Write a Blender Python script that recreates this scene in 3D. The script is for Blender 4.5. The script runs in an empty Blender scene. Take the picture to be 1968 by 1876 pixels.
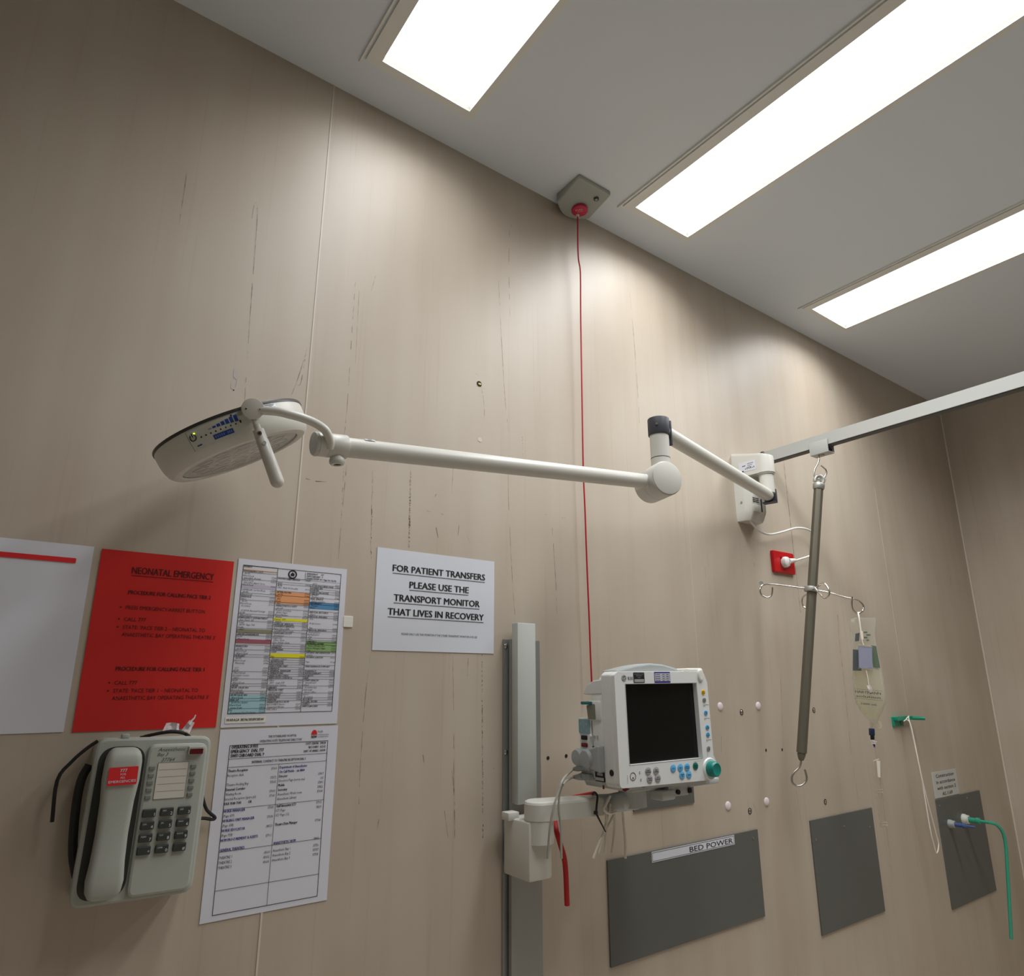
import bpy, bmesh, math, random
from mathutils import Vector, Matrix
from mathutils.geometry import tessellate_polygon
random.seed(7)
S = bpy.context.scene
COL = S.collection
PI = math.pi

# ------------------------------------------------------------------ camera
H0 = 1.40            # height of the lens above the floor
YW = 1.29            # distance from the lens to the back wall
ZC = H0 + 1.382      # ceiling height
FOC = 1289.05        # focal length in pixels of a 1968 px wide frame
YAW, PIT, ROL = 0.63749763, 0.26718841, -0.00335634
fwd = Vector((math.sin(YAW) * math.cos(PIT), math.cos(YAW) * math.cos(PIT), math.sin(PIT)))
_r = Vector((math.cos(YAW), -math.sin(YAW), 0)); _u = _r.cross(fwd)
rgt = _r * math.cos(ROL) + _u * math.sin(ROL)
upv = -_r * math.sin(ROL) + _u * math.cos(ROL)
CAM = Vector((0, 0, H0)); nf = Vector((math.sin(YAW), math.cos(YAW), 0)); ef = Vector((math.cos(YAW), -math.sin(YAW), 0))
cd = bpy.data.cameras.new('camera'); cam = bpy.data.objects.new('camera', cd); COL.objects.link(cam)
cd.sensor_fit = 'HORIZONTAL'; cd.sensor_width = 36; cd.lens = 36 * FOC / 1968
cd.shift_x = -16 / 1968; cd.shift_y = 27.5 / 1968; cd.clip_start = .02
mw = Matrix((rgt, upv, -fwd)).transposed().to_4x4(); mw.translation = CAM
cam.matrix_world = mw
S.camera = cam

# ------------------------------------------------------------------ world, exposure
S.view_settings.view_transform = 'Standard'; S.view_settings.look = 'None'
S.view_settings.gamma = 1; S.view_settings.use_curve_mapping = False
S.view_settings.exposure = 0.0
wd = bpy.data.worlds.new('world'); S.world = wd; wd.use_nodes = True
wd.node_tree.nodes['Background'].inputs[0].default_value = (.5, .5, .52, 1)
wd.node_tree.nodes['Background'].inputs[1].default_value = .05
LAMP_W = 13.4        # each ceiling fitting's tubes
LAMP_SPREAD = 145
DIFF_E = 2.2         # the glow of the diffuser sheet itself

# ------------------------------------------------------------------ geometry of the place
def ray(x, y): return rgt * ((x - 1000) / FOC) - upv * ((y - 965.5) / FOC) + fwd
def W(x, y, out=0.0):                     # point on a plane parallel to the back wall, 'out' metres in front of it
    d = ray(x, y); return CAM + d * ((YW - out) / d.y)
def onz(x, y, z):
    d = ray(x, y); return CAM + d * ((z - H0) / d.z)
def onx(x, y, X):
    d = ray(x, y); return CAM + d * (X / d.x)
def onp(x, y, P, n):                      # point on the plane through P with normal n
    d = ray(x, y); return CAM + d * ((P - CAM).dot(n) / d.dot(n))
def frame(o, x, y):
    x = Vector(x).normalized(); z = x.cross(Vector(y)).normalized(); y = z.cross(x)
    m = Matrix((x, y, z)).transposed().to_4x4(); m.translation = Vector(o); return m
def axisframe(o, z, hint=(0, 0, 1)):      # frame whose z axis is the given direction
    z = Vector(z).normalized(); h = Vector(hint)
    if abs(z.dot(h)) > .98: h = Vector((1, 0, 0))
    x = h.cross(z).normalized(); y = z.cross(x)
    m = Matrix((x, y, z)).transposed().to_4x4(); m.translation = Vector(o); return m
def WF(p): return frame(p, (1, 0, 0), (0, 0, 1))      # wall frame: x right, y up, z into the room

# ------------------------------------------------------------------ materials
def lin(c):
    return tuple(((v / 255) / 12.92 if v / 255 <= .04045 else (((v / 255) + .055) / 1.055) ** 2.4) for v in c)
MATS = {}
def mat(name, rgb, rough=.5, metal=0, spec=.5, bump=0, bscale=200, var=0, vscale=(8, 8, 8), coat=0, emit=0, alpha=1, trans=0, ior=1.45):
    m = bpy.data.materials.new(name); m.use_nodes = True; nt = m.node_tree; b = nt.nodes['Principled BSDF']
    c = (*lin(rgb), 1)
    b.inputs['Base Color'].default_value = c
    b.inputs['Roughness'].default_value = rough; b.inputs['Metallic'].default_value = metal
    b.inputs['Specular IOR Level'].default_value = spec; b.inputs['IOR'].default_value = ior
    b.inputs['Coat Weight'].default_value = coat; b.inputs['Coat Roughness'].default_value = .08
    b.inputs['Alpha'].default_value = alpha; b.inputs['Transmission Weight'].default_value = trans
    if emit:
        b.inputs['Emission Color'].default_value = c; b.inputs['Emission Strength'].default_value = emit
    if bump or var:
        tc = nt.nodes.new('ShaderNodeTexCoord'); mp = nt.nodes.new('ShaderNodeMapping'); no = nt.nodes.new('ShaderNodeTexNoise')
        nt.links.new(tc.outputs['Object'], mp.inputs[0]); nt.links.new(mp.outputs[0], no.inputs[0])
        no.inputs['Detail'].default_value = 4
        if var:
            mp.inputs['Scale'].default_value = vscale; no.inputs['Scale'].default_value = 1
            mx = nt.nodes.new('ShaderNodeMix'); mx.data_type = 'RGBA'
            mx.inputs[6].default_value = tuple(v * (1 - var) for v in c[:3]) + (1,)
            mx.inputs[7].default_value = tuple(min(1, v * (1 + var)) for v in c[:3]) + (1,)
            nt.links.new(no.outputs[0], mx.inputs[0]); nt.links.new(mx.outputs[2], b.inputs['Base Color'])
        if bump:
            n2 = nt.nodes.new('ShaderNodeTexNoise'); n2.inputs['Scale'].default_value = bscale
            nt.links.new(tc.outputs['Object'], n2.inputs[0])
            bp = nt.nodes.new('ShaderNodeBump'); bp.inputs['Strength'].default_value = bump; bp.inputs['Distance'].default_value = .001
            nt.links.new(n2.outputs[0], bp.inputs['Height']); nt.links.new(bp.outputs[0], b.inputs['Normal'])
    MATS[name] = m; return m
def wall_material():
    m = bpy.data.materials.new('wall vinyl'); m.use_nodes = True; nt = m.node_tree; b = nt.nodes['Principled BSDF']
    N = nt.nodes.new; L = nt.links.new
    tc = N('ShaderNodeTexCoord')
    def noise(sc, scale, detail=4):
        mp = N('ShaderNodeMapping'); mp.inputs['Scale'].default_value = sc; L(tc.outputs['Object'], mp.inputs[0])
        n = N('ShaderNodeTexNoise'); n.inputs['Scale'].default_value = scale; n.inputs['Detail'].default_value = detail
        L(mp.outputs[0], n.inputs[0]); return n
    streak = noise((14, 14, .9), 1.0, 5)          # long vertical wipe marks
    fine = noise((90, 90, 1.6), 1.0, 3)           # fine drip traces
    blot = noise((3, 3, 3), 1.0, 3)
    def ramp(src, a, b_, c0, c1):
        r = N('ShaderNodeValToRGB'); r.color_ramp.elements[0].position = a; r.color_ramp.elements[1].position = b_
        r.color_ramp.elements[0].color = c0; r.color_ramp.elements[1].color = c1; L(src.outputs[0], r.inputs[0]); return r
    def mul(a, b_):
        x = N('ShaderNodeMix'); x.data_type = 'RGBA'; x.blend_type = 'MULTIPLY'; x.inputs[0].default_value = 1
        L(a, x.inputs[6]); L(b_, x.inputs[7]); return x.outputs[2]
    base = ramp(blot, .3, .7, (*lin((180, 167, 150)), 1), (*lin((188, 177, 161)), 1))
    s1 = ramp(streak, .3, .6, (.93, .91, .89, 1), (1, 1, 1, 1))
    s2 = ramp(fine, .26, .40, (.93, .90, .88, 1), (1, 1, 1, 1))
    c = mul(mul(base.outputs[0], s1.outputs[0]), s2.outputs[0])
    L(c, b.inputs['Base Color']); b.inputs['Roughness'].default_value = .50; b.inputs['Specular IOR Level'].default_value = .85
    w = N('ShaderNodeTexNoise'); w.inputs['Scale'].default_value = 700; L(tc.outputs['Object'], w.inputs[0])
    bp = N('ShaderNodeBump'); bp.inputs['Strength'].default_value = .12; bp.inputs['Distance'].default_value = .0006
    L(w.outputs[0], bp.inputs['Height']); L(bp.outputs[0], b.inputs['Normal'])
    MATS['wall'] = m
wall_material()
mat('ceiling', (222, 230, 237), .8, bump=.1, bscale=300)
mat('floor', (216, 205, 192), .4, var=.08, vscale=(4, 4, 4))
mat('plain wall', (206, 199, 190), .7, var=.05, vscale=(2, 2, .5))
mat('seam', (208, 198, 184), .4)
def stain_material(name, rgb, lo, hi):                 # thin dried residue, patchy so that the vinyl shows through
    m = mat(name, rgb, .5); nt = m.node_tree; b = nt.nodes['Principled BSDF']
    tc = nt.nodes.new('ShaderNodeTexCoord'); no = nt.nodes.new('ShaderNodeTexNoise'); mr = nt.nodes.new('ShaderNodeMapRange')
    no.inputs['Scale'].default_value = 60; no.inputs['Detail'].default_value = 4
    mr.inputs[1].default_value = .32; mr.inputs[2].default_value = .68; mr.inputs[3].default_value = lo; mr.inputs[4].default_value = hi
    nt.links.new(tc.outputs['Object'], no.inputs[0]); nt.links.new(no.outputs[0], mr.inputs[0]); nt.links.new(mr.outputs[0], b.inputs['Alpha'])
stain_material('stain', (138, 114, 96), .05, .62)
stain_material('dark stain', (96, 82, 72), .15, .85)
mat('black hole', (18, 16, 14), .8)
mat('scar', (186, 177, 170), .6)
mat('brass', (150, 140, 70), .4, .6)
mat('white enamel', (206, 205, 197), .35, bump=.06, bscale=900)
mat('white plastic', (226, 227, 222), .35)
mat('aged white', (214, 214, 204), .45)
mat('grey cap', (200, 202, 198), .5)
mat('charcoal', (62, 64, 72), .5, bump=.1, bscale=900)
mat('dark lid', (58, 58, 56), .4)
mat('lens', (176, 178, 174), .25, var=.12, vscale=(40, 40, 40))
mat('panel film', (206, 208, 200), .4)
mat('print blue', (30, 72, 150), .5)
mat('print pale blue', (120, 150, 190), .5)
mat('black', (20, 20, 20), .5)
mat('ink', (24, 24, 26), .6)
mat('red ink', (72, 10, 12), .5)
mat('navy ink', (52, 56, 130), .6)
mat('led', (190, 230, 60), .4, emit=4)
mat('steel', (190, 188, 180), .28, 1)
mat('chrome', (215, 212, 205), .15, 1)
mat('aluminium', (156, 158, 155), .45, .55)
mat('anodised', (186, 190, 184), .5)
mat('track', (186, 188, 184), .45)
mat('track groove', (92, 92, 90), .6)
mat('pole metal', (112, 107, 94), .45, .5, var=.12, vscale=(60, 60, 3))
mat('cast metal', (176, 176, 170), .45, .7)
mat('outlet red', (186, 16, 24), .3)
mat('cord red', (176, 20, 36), .5)
mat('disc red', (196, 44, 76), .45)
mat('box grey', (163, 167, 160), .5)
mat('paper white', (214, 218, 226), .45, coat=.35)
mat('paper matt', (212, 213, 222), .6)
mat('paper cream', (226, 224, 214), .6)
mat('paper red', (206, 36, 32), .45, coat=.25)
mat('tint orange', (226, 160, 110), .6)
mat('tint blue', (84, 140, 184), .6)
mat('tint green', (140, 176, 116), .6)
mat('tint yellow', (232, 224, 40), .6)
mat('tint teal', (160, 200, 208), .6)
mat('tint maroon', (160, 92, 104), .6)
mat('tint olive', (140, 138, 112), .6)
mat('tint lilac', (186, 180, 200), .6)
mat('tint beige', (226, 206, 188), .6)
mat('phone grey', (168, 172, 164), .5, bump=.08, bscale=800)
mat('phone dark key', (52, 56, 52), .5)
mat('phone grey key', (118, 122, 116), .5)
mat('card', (205, 200, 190), .5)
mat('lamp red dark', (90, 14, 22), .25)
mat('sticker red', (214, 40, 44), .45)
mat('rubber', (28, 27, 25), .6)
mat('tissue', (226, 214, 216), .7)
mat('monitor white', (224, 226, 224), .35)
mat('monitor grey', (188, 192, 190), .45)
mat('monitor shade', (160, 165, 164), .5)
mat('screen', (14, 16, 15), .22, spec=.5)
mat('key grey', (158, 160, 160), .5)
mat('key blue', (98, 176, 224), .5)
mat('key yellow', (240, 190, 30), .5)
mat('key green', (30, 112, 98), .5)
mat('knob teal', (18, 128, 118), .35)
mat('tab teal', (40, 112, 118), .4)
mat('keypad blue', (128, 162, 172), .5)
mat('connector maroon', (110, 20, 34), .5)
mat('recess olive', (122, 122, 104), .5)
mat('lamp frost', (226, 227, 220), .3)
mat('label purple', (70, 64, 140), .5)
mat('cable grey', (168, 166, 156), .5)
mat('hose red', (186, 30, 30), .45)
mat('tube clear', (226, 220, 206), .3)
mat('panel grey', (92, 94, 90), .45, bump=.05, bscale=500)
mat('sign plate', (196, 196, 190), .45)
mat('clip green', (18, 140, 110), .35)
mat('cotton', (226, 220, 210), .8)
mat('clamp navy', (28, 40, 70), .5)
mat('spike purple', (70, 50, 140), .5)
mat('gas green', (60, 160, 130), .3)
mat('gas blue', (70, 92, 140), .35)
mat('print green', (96, 112, 92), .6)
mat('print grey', (84, 90, 90), .6)
mat('pouch', (146, 150, 170), .4)
def film(name, rgb, tr, rough=.12, facing=.35):     # thin clear plastic: mostly see-through, glossier at a grazing view
    m = bpy.data.materials.new(name); m.use_nodes = True; nt = m.node_tree; nt.nodes.clear()
    N = nt.nodes.new; L = nt.links.new
    o = N('ShaderNodeOutputMaterial'); t = N('ShaderNodeBsdfTransparent'); t.inputs[0].default_value = (*lin(tr), 1)
    p = N('ShaderNodeBsdfPrincipled'); p.inputs['Base Color'].default_value = (*lin(rgb), 1); p.inputs['Roughness'].default_value = rough
    lw = N('ShaderNodeLayerWeight'); lw.inputs[0].default_value = facing
    mr = N('ShaderNodeMapRange'); mr.inputs[3].default_value = .07; mr.inputs[4].default_value = .8
    L(lw.outputs['Facing'], mr.inputs[0])
    x = N('ShaderNodeMixShader'); L(mr.outputs[0], x.inputs[0]); L(t.outputs[0], x.inputs[1]); L(p.outputs[0], x.inputs[2]); L(x.outputs[0], o.inputs[0])
    MATS[name] = m
film('bag film', (222, 221, 212), (250, 250, 247), .16, .3)
film('fluid', (240, 237, 205), (253, 253, 248), .12, .45)
film('clear plastic', (226, 222, 214), (244, 242, 238), .15, .3)
def diffuser_material():
    m = bpy.data.materials.new('light diffuser'); m.use_nodes = True; b = m.node_tree.nodes['Principled BSDF']
    b.inputs['Base Color'].default_value = (.9, .9, .9, 1); b.inputs['Roughness'].default_value = .4
    b.inputs['Emission Color'].default_value = (1, .985, .965, 1); b.inputs['Emission Strength'].default_value = DIFF_E
    MATS['light diffuser'] = m
diffuser_material()

# ------------------------------------------------------------------ mesh builder
class MB:
    def __init__(s): s.v = []; s.f = []; s.m = []; s.mats = []
    def mi(s, name):
        if name not in s.mats: s.mats.append(name)
        return s.mats.index(name)
    def add(s, vs, fs, m, M=None):
        o = len(s.v); k = s.mi(m)
        s.v += [(M @ Vector(v)) if M is not None else Vector(v) for v in vs]
        for f in fs: s.f.append([o + i for i in f]); s.m.append(k)
    def bm(s, b, m, M=None):
        b.verts.index_update(); s.add([v.co.copy() for v in b.verts], [[v.index for v in f.verts] for f in b.faces], m, M); b.free()
    def box(s, c, d, m, M=None, bev=0, seg=2):
        b = bmesh.new(); bmesh.ops.create_cube(b, size=1)
        for v in b.verts: v.co = Vector((v.co.x * d[0], v.co.y * d[1], v.co.z * d[2])) + Vector(c)
        if bev: bmesh.ops.bevel(b, geom=b.edges[:], offset=bev, segments=seg, affect='EDGES', profile=.5)
        s.bm(b, m, M)
    def cyl(s, a, b, r, m, r2=None, n=28, M=None, cap=True, bev=0):
        a = Vector(a); b = Vector(b); r2 = r if r2 is None else r2; l = (b - a).length
        F = axisframe(a, b - a)
        prof = [(r, 0), (r2, l)]
        if bev: prof = [(r - bev, 0), (r - bev * .3, bev * .3), (r, bev), (r2, l - bev), (r2 - bev * .3, l - bev * .3), (r2 - bev, l)]
        s.lathe(prof, m, (M @ F) if M is not None else F, n, cap)
    def lathe(s, prof, m, M, n=36, cap=True):       # profile of (radius, height) round the frame's z axis
        vs = []; fs = []; k = len(prof)
        for r, z in prof:
            for i in range(n):
                a = 2 * PI * i / n; vs.append((r * math.cos(a), r * math.sin(a), z))
        for j in range(k - 1):
            for i in range(n):
                i2 = (i + 1) % n; fs.append([j * n + i, j * n + i2, (j + 1) * n + i2, (j + 1) * n + i])
        if cap:
            if prof[0][0] > 1e-6: fs.append([i for i in range(n)][::-1])
            if prof[-1][0] > 1e-6: fs.append([(k - 1) * n + i for i in range(n)])
        s.add(vs, fs, m, M)
    def tube(s, pts, r, m, n=10, cap=True, sub=0, closed=False, M=None):
        P = [Vector(p) for p in pts]
        if sub: P = spline(P, sub, closed)
        k = len(P); R = r if isinstance(r, (list, tuple)) else [r] * k
        if len(R) != k: R = [R[0] + (R[-1] - R[0]) * i / (k - 1) for i in range(k)]
        T = []
        for i in range(k):
            a = P[(i - 1) % k] if closed or i > 0 else P[0]; b = P[(i + 1) % k] if closed or i < k - 1 else P[-1]
            T.append((b - a).normalized())
        h = Vector((0, 0, 1)) if abs(T[0].z) < .9 else Vector((1, 0, 0))
        X = h.cross(T[0]).normalized(); vs = []; fs = []
        for i in range(k):
            X = (X - T[i] * X.dot(T[i])).normalized(); Y = T[i].cross(X)
            for j in range(n):
                a = 2 * PI * j / n; vs.append(P[i] + (X * math.cos(a) + Y * math.sin(a)) * R[i])
        for i in range(k if closed else k - 1):
            i2 = (i + 1) % k
            for j in range(n):
                j2 = (j + 1) % n; fs.append([i * n + j, i * n + j2, i2 * n + j2, i2 * n + j])
        if cap and not closed:
            fs.append(list(range(n))[::-1]); fs.append([(k - 1) * n + j for j in range(n)])
        s.add(vs, fs, m, M)
    def prism(s, outer, z0, z1, m, M=None, holes=(), bev=0):
        loops = [list(outer)] + [list(h) for h in holes]
        def layer(ls, z, flip):
            tess = tessellate_polygon([[Vector((p[0], p[1], 0)) for p in l] for l in ls])
            flat = [p for l in ls for p in l]
            fs = []
            for t in tess:
                a, b, c = [flat[i] for i in t]
                ccw = (b[0] - a[0]) * (c[1] - a[1]) - (b[1] - a[1]) * (c[0] - a[0]) > 0
                fs.append(list(t) if ccw != flip else list(t)[::-1])
            s.add([(p[0], p[1], z) for p in flat], fs, m, M)
        def area(l): return sum(l[i - 1][0] * l[i][1] - l[i][0] * l[i - 1][1] for i in range(len(l)))
        def side(l, za, zb, l2=None, hole=False):
            l2 = l2 or l; n = len(l); vs = [(p[0], p[1], za) for p in l] + [(p[0], p[1], zb) for p in l2]
            fs = [[i, (i + 1) % n, n + (i + 1) % n, n + i] for i in range(n)]
            if (area(l) > 0) == hole: fs = [f[::-1] for f in fs]
            s.add(vs, fs, m, M)
        if bev and not holes:
            o2 = inset(loops[0], bev)
            layer([loops[0]], z0, True); side(loops[0], z0, z1 - bev)
            mid = inset(loops[0], bev * .3); side(loops[0], z1 - bev, z1 - bev * .3, mid); side(mid, z1 - bev * .3, z1, o2); layer([o2], z1, False)
            return
        layer(loops, z0, True); layer(loops, z1, False); side(loops[0], z0, z1)
        for h in loops[1:]: side(h, z0, z1, hole=True)
    def quad(s, a, b, c, d, m, M=None): s.add([a, b, c, d], [[0, 1, 2, 3]], m, M)
    def rect(s, x0, y0, x1, y1, m, M, z=.0004): s.add([(x0, y0, z), (x1, y0, z), (x1, y1, z), (x0, y1, z)], [[0, 1, 2, 3]], m, M)
    def frame_rect(s, x0, y0, x1, y1, t, m, M, z=.0004):
        s.rect(x0, y0, x1, y0 + t, m, M, z); s.rect(x0, y1 - t, x1, y1, m, M, z); s.rect(x0, y0, x0 + t, y1, m, M, z); s.rect(x1 - t, y0, x1, y1, m, M, z)
    def disc(s, x, y, r, m, M, z=.0004, n=24):
        s.add([(x + r * math.cos(2 * PI * i / n), y + r * math.sin(2 * PI * i / n), z) for i in range(n)], [list(range(n))], m, M)
    def text(s, t, x, y, size, m, M, align='LEFT', bold=0, width=None, shear=0, z=.0005, res=2, nar=1):
        cu = bpy.data.curves.new('t', 'FONT'); cu.body = t; cu.size = 1; cu.align_x = 'LEFT'; cu.shear = shear; cu.resolution_u = res
        ob = bpy.data.objects.new('t', cu); me = bpy.data.meshes.new_from_object(ob)
        if not len(me.vertices): return 0
        xs = [v.co.x for v in me.vertices]; w0, w1 = min(xs), max(xs)
        sx = size * nar if width is None else width / (w1 - w0)
        w = (w1 - w0) * sx; off = {'LEFT': 0, 'CENTER': -w / 2, 'RIGHT': -w}[align]
        bo = bold * size * 1.1
        for kk, (dx, dy) in enumerate(((0, 0),) if bold < .009 else ((-bo, 0), (bo, 0))):
            s.add([(x + off + (v.co.x - w0) * sx + dx, y + v.co.y * size + dy, z + .00006 * kk) for v in me.vertices], [list(p.vertices) for p in me.polygons], m, M)
        bpy.data.objects.remove(ob); bpy.data.meshes.remove(me); bpy.data.curves.remove(cu)
        return w
def spline(P, sub, closed=False):
    out = []; k = len(P); rng = range(k if closed else k - 1)
    for i in rng:
        p0 = P[i - 1] if closed or i > 0 else P[0] * 2 - P[1]; p1 = P[i]; p2 = P[(i + 1) % k]
        p3 = P[(i + 2) % k] if closed or i < k - 2 else P[-1] * 2 - P[-2]
        for j in range(sub):
            t = j / sub
            out.append(.5 * ((2 * p1) + (p2 - p0) * t + (2 * p0 - 5 * p1 + 4 * p2 - p3) * t * t + (3 * p1 - p0 - 3 * p2 + p3) * t ** 3))
    if not closed: out.append(P[-1].copy())
    return out
def rpoly(pts, r, seg=5):                          # rounded polygon
    out = []; n = len(pts)
    for i in range(n):
        p = Vector(pts[i][:2]); a = Vector(pts[i - 1][:2]); b = Vector(pts[(i + 1) % n][:2])
        rr = r[i] if isinstance(r, (list, tuple)) else r
        if rr <= 0: out.append((p.x, p.y)); continue
        da = (a - p).normalized(); db = (b - p).normalized(); ang = da.angle(db)
        d = min(rr / math.tan(ang / 2), (a - p).length * .49, (b - p).length * .49)
        q0 = p + da * d; q2 = p + db * d
        for j in range(seg + 1):
            t = j / seg; q = q0 * (1 - t) ** 2 + p * 2 * t * (1 - t) + q2 * t * t; out.append((q.x, q.y))
    return out
def rrect(x0, y0, x1, y1, r, seg=4): return rpoly([(x0, y0), (x1, y0), (x1, y1), (x0, y1)], r, seg)
def circ(x, y, r, n=24): return [(x + r * math.cos(2 * PI * i / n), y + r * math.sin(2 * PI * i / n)) for i in range(n)]
def inset(l, d):
    n = len(l); A = sum(l[i - 1][0] * l[i][1] - l[i][0] * l[i - 1][1] for i in range(n)); sg = 1 if A > 0 else -1
    out = []
    for i in range(n):
        a = Vector(l[i - 1]); p = Vector(l[i]); b = Vector(l[(i + 1) % n])
        e1 = (p - a); e2 = (b - p)
        n1 = Vector((-e1.y, e1.x)) * sg; n2 = Vector((-e2.y, e2.x)) * sg
        if n1.length: n1.normalize()
        if n2.length: n2.normalize()
        m = n1 + n2; m = m / max(m.length_squared / 2, .4) if m.length else n1
        q = p + m * d; out.append((q.x, q.y))
    return out
ORG = {}
def obj(name, mb, parent=None, label=None, origin=None, sharp=38):
    o_ = Vector(origin) if origin is not None else (ORG[parent.name] if parent else Vector((0, 0, 0)))
    me = bpy.data.meshes.new(name); me.from_pydata([v - o_ for v in mb.v], [], mb.f)
    for m in mb.mats: me.materials.append(MATS[m])
    me.polygons.foreach_set('material_index', mb.m); me.polygons.foreach_set('use_smooth', [True] * len(mb.f))
    me.set_sharp_from_angle(angle=math.radians(sharp)); me.update()
    o = bpy.data.objects.new(name, me); COL.objects.link(o)
    if parent:
        o.parent = parent
        o.location = o_ - ORG[parent.name]
    else: o.location = o_
    ORG[o.name] = o_
    if label: o['label'] = label
    return o
def thing(name, label, cat, loc, group=None):
    o = bpy.data.objects.new(name, None); COL.objects.link(o); o.location = loc; o.empty_display_size = .05
    ORG[o.name] = Vector(loc); return tag(o, label, cat, group)
def tag(o, label, cat, group=None):
    o['label'] = label; o['category'] = cat
    if group: o['group'] = group
    return o
def struct(name, mb, label=None):
    o = obj(name, mb); o['kind'] = 'structure'
    if label: o['label'] = label
    return o
def dup(root, loc, label, group=None):
    r = root.copy(); COL.objects.link(r); r.location = loc; r['label'] = label
    if group: r['group'] = group
    for ch in list(root.children):
        c = ch.copy(); COL.objects.link(c); c.parent = r
        for g in ch.children:
            d = g.copy(); COL.objects.link(d); d.parent = c
    return r

# ------------------------------------------------------------------ the room
XR, XL, YB = 3.635, -1.6, -2.6
LX = [(.47, .705), (1.289, 1.524), (2.240, 2.482)]     # the ceiling fittings, across
LY0, LY1 = 1.158, -.06                                  # and along
b = MB(); b.box(((XL + XR) / 2, (YB + YW) / 2, -.05), (XR - XL + .4, YW - YB + .4, .1), 'floor'); struct('floor', b)
b = MB()
holes = [[(x0 - .012, LY1 - .012), (x1 + .012, LY1 - .012), (x1 + .012, LY0 + .012), (x0 - .012, LY0 + .012)] for x0, x1 in LX]
b.prism([(XL - .1, YB - .1), (XR + .1, YB - .1), (XR + .1, YW + .1), (XL - .1, YW + .1)], ZC, ZC + .02, 'ceiling', holes=holes)
for x0, x1 in LX: b.box(((x0 + x1) / 2, (LY0 + LY1) / 2, ZC + .1), (x1 - x0 + .06, LY0 - LY1 + .06, .02), 'ceiling')
struct('ceiling', b)
# back wall with everything that is printed, scratched, dripped or drilled into its vinyl
b = MB(); b.box(((XL + XR) / 2, YW + .05, ZC / 2), (XR - XL + .2, .1, ZC), 'wall')
def wmark(pts, w, m, out=.0004):                        # a thin mark that follows points on the wall
    P = [W(x, y) for x, y in pts]
    P = spline(P, 8) if len(P) > 2 else P
    k = len(P)
    for i in range(k - 1):
        if k > 12 and m == 'stain' and random.random() < .22: continue
        t = (P[i + 1] - P[i]).normalized(); s_ = Vector((-t.z, 0, t.x))
        w0 = w * (.45 + .55 * math.sin(PI * (i + .3) / k)); w1 = w * (.45 + .55 * math.sin(PI * (i + 1.3) / k)) if i < k - 2 else w * .4
        d = Vector((0, -out, 0))
        b.add([P[i] - s_ * w0 / 2 + d, P[i] + s_ * w0 / 2 + d, P[i + 1] + s_ * w1 / 2 + d, P[i + 1] - s_ * w1 / 2 + d], [[0, 1, 2, 3]], m)
def dashes(x0, y0, x1, y1, w, m, dens=.6, n=60):        # a broken drip line
    for i in range(n):
        if random.random() > dens: continue
        t0 = i / n; t1 = (i + random.uniform(.5, 1.1)) / n
        P0 = W(x0 + (x1 - x0) * t0, y0 + (y1 - y0) * t0); P1 = W(x0 + (x1 - x0) * t1, y0 + (y1 - y0) * t1)
        j = random.uniform(-.0006, .0006); ww = w * random.uniform(.4, 1.1)
        b.add([P0 + Vector((j - ww / 2, -.0004, 0)), P0 + Vector((j + ww / 2, -.0004, 0)), P1 + Vector((j + ww / 2, -.0004, 0)), P1 + Vector((j - ww / 2, -.0004, 0))], [[0, 1, 2, 3]], m)
# seams between the vinyl sheets
xs = W(597, 680).x
b.box((xs, YW - .0004, ZC / 2), (.0032, .0012, ZC), 'seam')
xs = W(1515, 970).x
za_, zb_ = W(1500, 880).z, W(1527, 1068).z; b.box((xs, YW - .0003, (za_ + zb_) / 2 - .1), (.0018, .0008, za_ - zb_ + .2), 'stain')
xs = W(1322, 1000).x; b.box((xs, YW - .0002, H0 + .35), (.0014, .0005, 1.0), 'seam'); xs = W(1690, 1000).x; b.box((xs, YW - .0002, H0 + .35), (.0014, .0005, .9), 'seam')
for q in [((683, 541), (676, 640), (668, 770), (662, 835)), ((668, 872), (660, 960), (650, 1075)), ((484, 420), (489, 392), (494, 396), (493, 440), (484, 560), (475, 690), (470, 775)),
          ((360, 325), (352, 380), (344, 430)), ((722, 530), (713, 560)), ((712, 1258), (702, 1340), (692, 1480), (688, 1611)), ((716, 905), (714, 980), (712, 1060)),
          ((872, 880), (868, 950)), ((979, 435), (978, 520), (980, 610)), ((958, 540), (963, 640), (970, 760), (977, 830)), ((976, 890), (978, 980), (985, 1120), (991, 1200)),
          ((870, 1262), (872, 1380), (872, 1500), (874, 1610)), ((900, 1265), (898, 1300)), ((898, 1030), (905, 1048)), ((921, 723), (914, 718)), ((925, 745), (930, 775), (931, 806)),
          ((868, 1480), (873, 1530), (874, 1611)), ((854, 1558), (861, 1610)), ((728, 1575), (724, 1598)), ((588, 676), (575, 720), (560, 760)), ((570, 740), (578, 736), (586, 690), (590, 668)),
          ((1210, 560), (1222, 700), (1230, 830)), ((1358, 1060), (1362, 1090)), ((1500, 1300), (1505, 1440)), ((1610, 1180), (1614, 1240), (1624, 1330), (1636, 1450), (1650, 1540)),
          ((1527, 1075), (1524, 1160)), ((1745, 1280), (1752, 1335)), ((1530, 1520), (1545, 1612)), ((1448, 1545), (1458, 1575)), ((690, 560), (683, 700)), ((1060, 1000), (1068, 1120), (1072, 1240))]:
    wmark(q, .0017, 'stain')
dashes(789, 905, 786, 1052, .0045, 'dark stain', .75, 70); dashes(716, 915, 713, 1075, .0018, 'dark stain', .6); dashes(926, 1258, 928, 1611, .0024, 'dark stain', .7, 80)
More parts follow.
